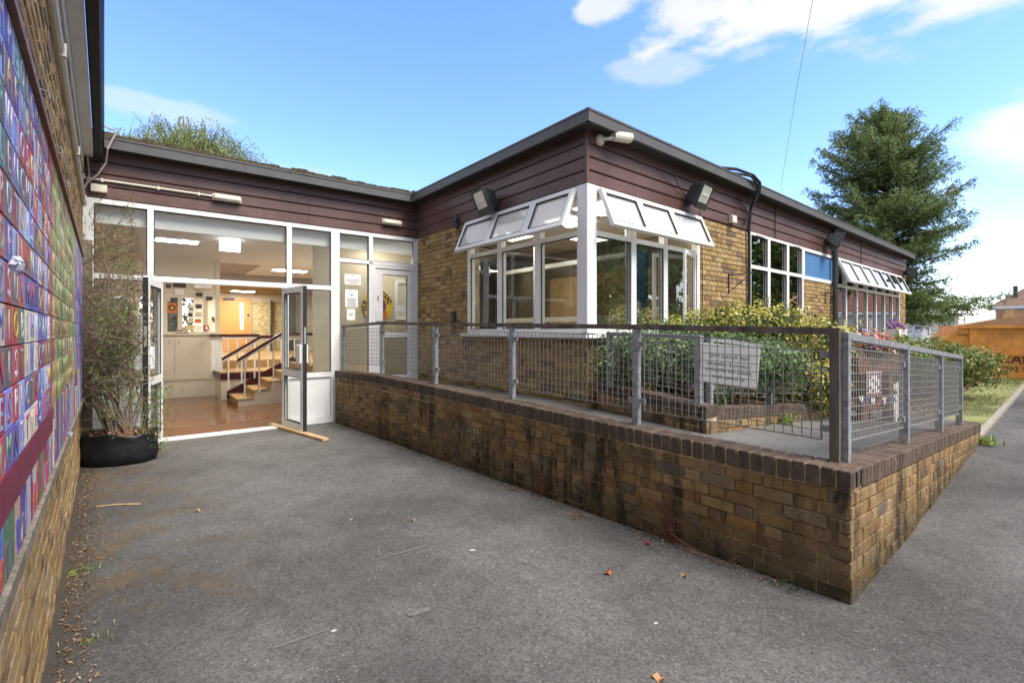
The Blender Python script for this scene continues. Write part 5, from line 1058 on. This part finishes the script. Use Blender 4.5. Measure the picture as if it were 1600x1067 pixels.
ft = thing('flower_trough', 'white raised trough of purple pansies in front of the long window', 'planter', RW.p(10.5, .7, gz(*RW.p(10.5,.7).xy)), RW.ang)
obj('trough', G().prism([(-.4,-.13,1.12),(.4,-.13,1.12),(.44,-.13,1.28),(-.44,-.13,1.28)], (0,.26,0)), m_white, ft)
for x in (-.3,.3): obj('leg', G().tube([(x,-.1,0),(x*.8,0,1.12)], .02, 6).tube([(x,.1,0),(x*.8,0,1.12)], .02, 6), m_dgrey, ft)
P_, N_ = blob_pts(420, (0,0,1.36), (.36,.16,.13)); tag(leafobj('flowers', leaves(P_, N_, .06, .9), m_purpleflower, ft), kind='stuff')

# ================================================================== BACKGROUND
# spruce
SP = thing('spruce_tree', 'tall irregular spruce tree behind the far end of the school', 'tree', (19.0, 24.2, .4))
zz = [0, 1.9, 2.5, 3.0, 3.5, 4.2, 5.2, 6.3, 7.4, 7.9, 8.5, 9.6, 10.7, 11.6, 12.2]
Rr = [1.0, 3.6, 5.0, 4.8, 1.7, 3.0, 4.0, 3.9, 3.6, 1.9, 2.9, 2.7, 1.9, 1.0, .25]; Rl = [2.0, 3.2, 3.5, 3.8, 4.0, 4.1, 4.2, 4.2, 4.1, 3.9, 3.6, 3.1, 2.4, 1.1, .25]
tr = G().tube([(0,0,-.5),(.1,0,3),(-.1,0,6),(-.25,0,9),(-.45,0,11.9)], [.36,.29,.2,.11,.03], 9); obj('trunk', tr, m_bark, SP, smooth=True)
NP, NA, NN = [], [], []; bg_ = G()
nb = 235
for i in range(nb):
    z = 1.6 + (12.05-1.6)*((i+random.random())/nb)**.95; a = i*2.39996 + random.uniform(-.4,.4); cx = math.cos(a); f = (cx+1)/2
    Lb = lin(np.interp(z, zz, Rl), np.interp(z, zz, Rr), f**1.2 if f > .5 else f)*.87*random.uniform(.74, 1.06)*(1 if abs(cx) > .35 else .85)
    d = Vector((cx, math.sin(a), 0)); p0 = Vector((-.035*z, 0, z)); pts = []; nseg = 8; rise = random.uniform(.1,.75) if z > 4 else random.uniform(-.08,.15)
    for k in range(nseg+1):
        t = k/nseg; pts.append(p0 + d*Lb*t + Vector((0,0, Lb*(rise*t - .30*t*t + .28*t**4))))
    bg_.tube(pts, [.05*(1-.85*k/nseg)+.006 for k in range(nseg+1)], 4, cap=False)
    side = Vector((-d.y, d.x, 0)); ntw = int(9 + Lb*7)
    for k in range(ntw):
        t = .16 + .84*(k+random.random())/ntw; j = min(int(t*nseg), nseg-1); q = pts[j].lerp(pts[j+1], t*nseg-j); s = 1 if k % 2 else -1
        tl = (.32+.5*(1-t))*min(1, Lb/2.2)*random.uniform(.7,1.3); td = (d*random.uniform(.4,.9) + side*s*random.uniform(.5,1.1) + Vector((0,0,random.uniform(-.7,.55)))).normalized()
        m_ = int(8 + tl*36)
        for w in range(m_):
            u_ = (w+random.random())/m_; NP.append(q + td*tl*u_ + Vector((random.gauss(0,.045), random.gauss(0,.045), random.gauss(0,.08)-.16*u_*u_))); NA.append(td + Vector((0,0,-.25*u_))); NN.append((0,0,1))
NP = np.array([tuple(v) for v in NP]); NA = np.array([tuple(v) for v in NA])
leafobj('crown', leaves(NP, np.array(NN, float), .155, .27, .8, NA), m_conif, SP); obj('limbs', bg_, m_bark, SP)
m_willowtwig = mat('willow_twig', (.20,.19,.09), .9)
# willow top behind the link roof
WT = thing('willow_tree', 'pale feathery willow tree showing over the mossy entrance roof', 'tree', (-14.4, 20.5, .25)); obj('trunk', G().tube([(0,0,0),(.1,0,3),(0,0,7)], [.3,.24,.1], 8), m_bark, WT)
WP, WA, wg = [], [], G()
for i in range(620):
    a = random.uniform(0, 6.28); rr = random.uniform(.3, 2.6); x0 = random.choice([-2.6,-1.8,-1.8,-.9,0,1.0,1.0,1.6,2.0,2.0]); top = {-2.6:8.9,-1.8:9.5,-.9:9.5,0:9.3,1.0:9.9,1.6:9.9,2.0:9.4}[x0]+random.gauss(0,.25) - rr*.35
    b0 = Vector((x0*.6, 0, 6.6)); b1 = Vector((x0+rr*math.cos(a)*.75, rr*math.sin(a), top)); b2 = b1 + Vector((.75*math.cos(a)*.8+.25, .75*math.sin(a), -random.uniform(.7,2.4)))
    if i % 2 == 0: wg.tube([b0, b0.lerp(b1,.6)+Vector((0,0,.3)), b1, b2], [.03,.02,.01,.003], 4, cap=False)
    for k in range(52):
        t = random.random(); q = (b0.lerp(b1,.6)).lerp(b1, t*2) if t < .4 else b1.lerp(b2, (t-.4)/.6); WP.append(q + Vector((random.gauss(0,.06), random.gauss(0,.06), random.gauss(0,.06)))); WA.append((b2-b1).normalized())
WP = np.array([tuple(v) for v in WP]); leafobj('crown', leaves(WP, rng.normal(0,1,WP.shape), .13, .24, .4, np.array([tuple(v) for v in WA])), m_willow, WT); obj('limbs', wg, m_lime if 0 else m_willowtwig, WT)
# skip
SK = thing('skip', 'orange rubbish skip with dark lettering parked beyond the shrubs', 'skip', (11.25, 12.5, .23), R(-30))
def skip_body():
    x0, x1 = 0, 3.7; g = G(); ol = [(.45,0),(3.25,0),(3.7,1.02),(3.5,1.36),(.28,1.36),(0,1.02)]
    g.prism([(x,0,z) for x,z in ol], (0,.05,0)); g.prism([(x,1.7,z) for x,z in ol], (0,.05,0)); g.box(.45,3.25,.05,1.7,0,.05)
    g.add([(.45,.05,.05),(.45,1.7,.05),(0,1.7,1.02),(0,.05,1.02),(.28,.05,1.36),(.28,1.7,1.36)], [(0,1,2,3),(3,2,5,4)]); return g
obj('body', skip_body(), m_skip, SK); obj('rim', G().box(.24,3.54,-.06,.05,1.30,1.38).box(.24,3.54,1.7,1.8,1.30,1.38), m_skip, SK)
for x in (.50, 1.9, 3.0): obj('rib', G().box(x-.07, x+.07, -.04, .0, .72 if x < 1 else .5, 1.30), m_skip, SK)
obj('lower_rim', G().box(.35,3.4,-.045,.0,.62,.70), m_skip, SK)
for s, x, z, sz in (('0193', .22, 1.12, .10), ('CARE', .98, .53, .30), ('2293 1', 1.0, .30, .17)): link('lettering', upright(text_mesh(s, sz, .002, 'LEFT'), m_skiptext), SK, (x, -.008, z))
cbx = thing('cardboard_sheet', 'sloping brown cardboard sheet lying on top of the skip', 'cardboard', (12.05, 12.35, 1.6), R(-30)); obj('sheet', G().prism([(-.42,0,-.02),(.7,0,.0),(.9,0,.24),(.8,0,.27),(-.3,0,.04)], (0,.9,0)), m_card, cbx)
cbx = thing('cardboard_box', 'open cardboard box sticking up out of the skip', 'cardboard box', (12.62, 12.1, 1.6), R(-30)); g = G().prism([(-.25,0,-.05),(.25,0,-.05),(.32,0,.34),(-.2,0,.40)], (0,.5,0)); g.prism([(.34,-.02,.34),(.95,-.02,.30),(.98,-.02,.0),(.4,-.02,.0)], (0,.02,0)); obj('carton', g, m_card, cbx); obj('flap', G().prism([(-.25,-.03,.2),(-.2,-.03,.40),(-.02,-.03,.40),(-.1,-.03,.0)], (0,.02,0)), m_wood, cbx)
pv = obj('pavement_edge', G().box(9.5, 19, 11.9, 12.1, .2, .29), m_conc); tag(pv, 'pale kerb in front of the skip', kind='structure')
# houses
def house(label, loc, rot, w, d_, eav, ridge, rm, wm, wins=True, hip=True):
    h = thing('house', label, 'house', loc, rot); obj('walls', G().box(0, w, 0, d_, 0, eav), wm, h); i = d_/2 if hip else 0
    g = G(); o_ = .35; g.add([(-o_,-o_,eav),(w+o_,-o_,eav),(w+o_,d_+o_,eav),(-o_,d_+o_,eav),(i,d_/2,ridge),(w-i,d_/2,ridge)], [(0,1,5,4),(1,2,5),(2,3,4,5),(3,0,4),(0,3,2,1)]); rf = obj('roof', g, rm, h)
    obj('fascia', G().box(-o_-.02, w+o_+.02, -o_-.04, -o_-.005, eav-.16, eav+.03), m_white, h)
    if wins:
        for x in (w*.18, w*.55):
            f = obj('window', bars(G(), [(x,x+.08,.9,2.0),(x+1.32,x+1.4,.9,2.0),(x+.08,x+1.32,.9,.98),(x+.08,x+1.32,1.92,2.0),(x+.66,x+.74,.98,1.92)], -.05, -.005), m_white, h); obj('pane', G().box(x+.08, x+1.32, -.02, -.012, .98, 1.92), m_glassd, f)
    return h
h1 = house('distant house with brown hipped roof and pipe above the skip', (34.0, 34, .4), R(-45), 11, 7, 2.75, 5.6, m_roofbrown, m_render); obj('vent_pipe', G().tube([(1.0,.6,3.3),(1.0,.6,4.2)], .12, 8), m_dgrey, h1)
house('white low outbuilding glimpsed between the hedge and the skip', (24.6, 29, .4), R(0), 2.2, 3, 2.1, 2.3, m_felt, m_whiteb, True, False)
house('bungalow with red clay roof across the road, mirrored in the long window', (36.6, 30.6, .4), R(-108), 8.4, 8, 2.4, 6.6, m_roofred, m_render)
def broadleaf(label, loc, h, r, n, seed):
    o = thing('broadleaf_tree', label, 'tree', loc, 0, 'trees across the road'); obj('trunk', G().tube([(0,0,-.3),(.1,0,h*.3),(0,.1,h*.7)], [.28,.22,.08], 8).tube([(.05,0,h*.35),(r*.4,.3,h*.6)], [.12,.05], 6).tube([(.05,0,h*.4),(-r*.4,-.3,h*.65)], [.12,.05], 6), m_bark, o); Vs = []
    for i in range(9):
        c = (random.gauss(0,r*.42), random.gauss(0,r*.42), h*.58+random.gauss(0,h*.16)); q = r*random.uniform(.38,.6); P_, N_ = blob_pts(n//9, c, (q,q,q*.85), lump=.35); Vs.append(leaves(P_, N_, .32, .55, .9))
    leafobj('crown', np.concatenate(Vs), m_tree, o)
for i, (x, y, h, r) in enumerate(((17, 6.0, 8.5, 3.2), (21, 9.5, 9, 3.4), (24, 3.5, 10, 4.0), (19, .5, 8, 3.2), (5.5, -27, 8, 3.8), (-6, -30, 9, 4), (14, -24, 10, 4.2), (23.5, 15.5, 8, 3.4))):
    broadleaf(('dense tree nearest the road edge, mirrored in the corner window','second tree along the road, mirrored in the corner window','largest tree across the road to the right','tree across the road level with the ramp wall','tree far behind the viewpoint in line with the entrance','tree far behind the viewpoint near the hall','tall tree far behind the viewpoint on the right','tree beside the bungalow, mirrored in the six light window')[i], (x, y, gz(x,y)), h, r, 9000 if i < 4 or i == 7 else 2600, i)
# hedge seen through the back windows
bush('hedge', 'bright green hedge seen through the rear foyer windows', 'hedge', EW.p(.4, -12.2, .7), [((-1.6,0,1.1),(2.0,.6,1.9),2400),((1.2,0,1.1),(1.8,.6,1.9),2400)], m_hedge, .14, .6, 4)
bush('hedge', 'tall dense hedge along the far side of the road, mirrored in the windows', 'hedge', (14.5, 5.5, gz(14.5, 5.5)), [((-1.2+i*.35, 4.2-i*1.5, 1.1), (1.0, 1.1, 1.35), 2200) for i in range(7)], m_tree, .16, .55, 10)
bush('hedge', 'tall dense hedge beside the bungalow, mirrored in the six light window', 'hedge', (25, 15, gz(25, 15)), [((-1.5+i*.9, -3.5+i*1.25, 1.7), (1.3, 1.4, 2.0), 2000) for i in range(6)], m_tree, .22, .55, 8)
# overhead wire
ow_ = thing('overhead_wire', 'thin overhead wire crossing the sky above the school', 'wire', (6.6, 9, 6)); obj('strand', G().tube([Vector(p)-ow_.location for p in ((4.12, 6.55, 6.2), (5.3, 9.0, 5.95), (7.8, 14, 5.7), (11.1, 20, 5.8))], .0032, 5), m_cable, ow_)

# ================================================================== SMALL THINGS ON THE GROUND
pk = thing('timber_plank', 'pale timber plank on the ground under the right door leaf', 'plank', (-3.1, 6.95, 0.004), math.atan2(-1.08, 1.27)); obj('board', G().cbox(-.82, .82, -.045, .045, 0, .035, .003), m_wood, pk)
def leafthing(label, x, y, s, col, rot):
    o = thing('fallen_leaf', label, 'leaf', (x, y, gz(x, y)), rot, 'fallen leaves on the asphalt'); g = G(); pts = []
    for k in range(10): a = 6.2832*k/10; rr = s*(1 if k % 2 == 0 else .55); pts.append((rr*math.cos(a), rr*.8*math.sin(a), .012 + .012*math.sin(a*2+rot)))
    g.add([(0,0,.006)]+pts, [(0,i+1,(i+1)%10+1) for i in range(10)]); b = obj('blade', g, mat('leaf_'+str(len(bpy.data.materials)), col, .8, var=.3, scale=60), o); md = b.modifiers.new('t', 'SOLIDIFY'); md.thickness = .002
    obj('stalk', G().tube([(0,0,.006),(-s*1.2,s*.2,.012)], .0015, 4), m_twig, o)
leafthing('orange red leaf lying alone on the open asphalt', .578, 2.91, .028, (.38,.10,.025), .4); leafthing('dark red leaf at the foot of the ramp wall', .93, 3.32, .03, (.25,.03,.02), 1.2); leafthing('ochre leaf near the ramp wall corner', 1.02, 2.88, .022, (.30,.17,.05), 2.2)
leafthing('pale tan leaf at the bottom edge of the view', .62, 2.03, .03, (.48,.24,.10), 2.9); leafthing('small brown leaf in the middle of the forecourt', -.76, 3.72, .02, (.34,.2,.09), .9); leafthing('buff leaf near the mossy patch by the hall', -2.55, 3.92, .025, (.40,.24,.13), 1.9)
def splat(label, x, y, L, w, ang, streakm):
    o = thing('bird_dropping', label, 'bird dropping', (x, y, gz(x,y)), ang, 'white bird droppings on the asphalt'); g = G(); n = 12
    g.add([(L*.5*math.cos(6.2832*k/n)*random.uniform(.8,1.1), w*.5*math.sin(6.2832*k/n)*random.uniform(.7,1.2), .004) for k in range(n)], [tuple(range(n))]); obj('spot', g, streakm, o)
m_drop = mat('chalky_white', (.42,.41,.38), .9); m_smear = mat('chalk_smear', (.135,.13,.123), .9, var=.25, scale=60)
splat('bright white dropping on the open asphalt', -.265, 3.225, .045, .03, 0, m_drop); splat('small white dropping right of the forecourt centre', .72, 2.42, .03, .016, .7, m_drop); splat('white spot with the lowest streak', -.87, 2.36, .03, .022, .5, m_drop); splat('tiny white dropping left of the forecourt centre', -1.25, 3.75, .03, .02, .3, m_drop)
for i, (x, y, L, w) in enumerate(((-.72, 3.2, .42, .022), (-1.0, 2.3, .3, .02), (-.48, 2.52, .14, .05))):
    splat(('long pale scrape mark in the middle of the forecourt','short pale scrape mark low in the forecourt','blurred pale scuff near the forecourt centre')[i], x, y, L, w, .62, m_smear)
wt = thing('dead_weed', 'reddish dead weed climbing the ramp wall near the corner', 'weed', wa.p(LL-1.05, .03, 0), wa.ang); g = G()
for k in range(16): x = random.gauss(0,.05); z = random.uniform(.05,.42); g.tube([(random.gauss(0,.03),-.005,.0),(x*.6,-.02,z*.6),(x,-.03,z)], [.003,.0022,.001], 4, cap=False)
g.tube([(0,-.02,.08),(.25,-.05,.02),(.42,-.07,.015),(.50,-.05,.09)], .004, 5); obj('stems', g, m_redtwig, wt); leafobj('foliage', leaves(np.array([(random.gauss(0,.05),-.025,random.uniform(.08,.4)) for _ in range(90)]), [[0,-1,0]]*90, .018, .5, .5), leafmat('dead_leaf', [(0,(.10,.035,.02)),(1,(.24,.10,.05))]), wt)
w2_ = thing('dead_weed', 'smaller red weed against the middle of the ramp wall', 'weed', wa.p(LL-2.3, .03, 0), wa.ang); g = G()
for k in range(9): g.tube([(random.gauss(0,.02),-.005,0),(random.gauss(0,.03),-.02,random.uniform(.1,.25))], [.003,.001], 4, cap=False)
obj('stems', g, m_redtwig, w2_); leafobj('foliage', leaves(np.array([(random.gauss(0,.025),-.02,random.uniform(.02,.24)) for _ in range(60)]), [[0,-1,0]]*60, .02, .5, .5), leafmat('dead_leaf_red', [(0,(.14,.03,.02)),(1,(.24,.08,.05))]), w2_)
def tuft(label, x, y, n, h, m):
    o = thing('weed', label, 'weed', (x, y, gz(x,y)), 0, 'weeds at the foot of the walls'); leafobj('foliage', leaves(np.array([(random.gauss(0,.05), random.gauss(0,.05), h*random.uniform(.1,.5)) for _ in range(n)]), rng.normal(0,1,(n,3)), h, .14, .4, np.tile([0,0,.7],(n,1))), m, o)
q = HW.p(3.75, .10); tuft('green weed tuft at the foot of the hall wall', q.x, q.y, 40, .042, m_lime); q = HW.p(2.85, .14); tuft('thin grass weed low at the hall wall foot', q.x, q.y, 30, .045, m_grass)
q = wa.p(LL-.28, .05); tuft('small green weed at the ramp wall corner', q.x, q.y, 40, .05, m_hedge); q = wb.p(4.85, .07); tuft('green weed at the far end of the ramp wall', q.x, q.y, 50, .12, m_lime)
def litter(label, a, b, n, wall, spread=.05, m=m_dryleaf, size=.02):
    P = []
    for _ in range(n): u = random.uniform(a, b); p = wall.p(u, .03 + abs(random.gauss(0, spread))); P.append((p.x, p.y, gz(p.x, p.y)+.006))
    tag(leafobj('leaf_litter', leaves(np.array(P), [[0,0,1]]*n, size, .4, .35), m), label, 'leaf litter', kind='stuff')
litter('dry litter along the foot of the ramp wall', .2, LL-.3, 700, wa, .06); litter('dry litter and red leaves along the foot of the hall wall', 2.5, 7.5, 900, HW, .08); litter('loose debris scattered on the forecourt', 0, LL, 260, wa, .9, m_dryleaf, .014); litter('pale stone chippings scattered on the forecourt', -.5, LL+.8, 420, wa, 1.5, mat('stone_chip', (.42,.40,.36), .9), .009)
strw = [wa.p(LL-1.75, .14), wa.p(LL-2.6, .1)]
for i, p in enumerate(strw):
    o = thing('straw_clump', ('larger clump of dry straw beside the ramp wall', 'smaller clump of dry straw beside the ramp wall')[i], 'straw', (p.x, p.y, .004)); g = G()
    for k in range(40): a = random.uniform(0, 6.28); x, y = random.gauss(0,.05), random.gauss(0,.03); L = random.uniform(.03,.08); g.tube([(x,y,random.uniform(.002,.015)),(x+L*math.cos(a),y+L*math.sin(a),random.uniform(.002,.02))], .0014, 3, cap=False)
    obj('stalks', g, m_dryleaf, o)
stk = thing('twig', 'pale dry stick on the ground beside the hall wall', 'twig', (-3.3, 4.05, .006), .2); obj('stick', G().tube([(-.16,0,0),(0,.01,.004),(.17,-.005,.0)], .006, 6), m_wood, stk)
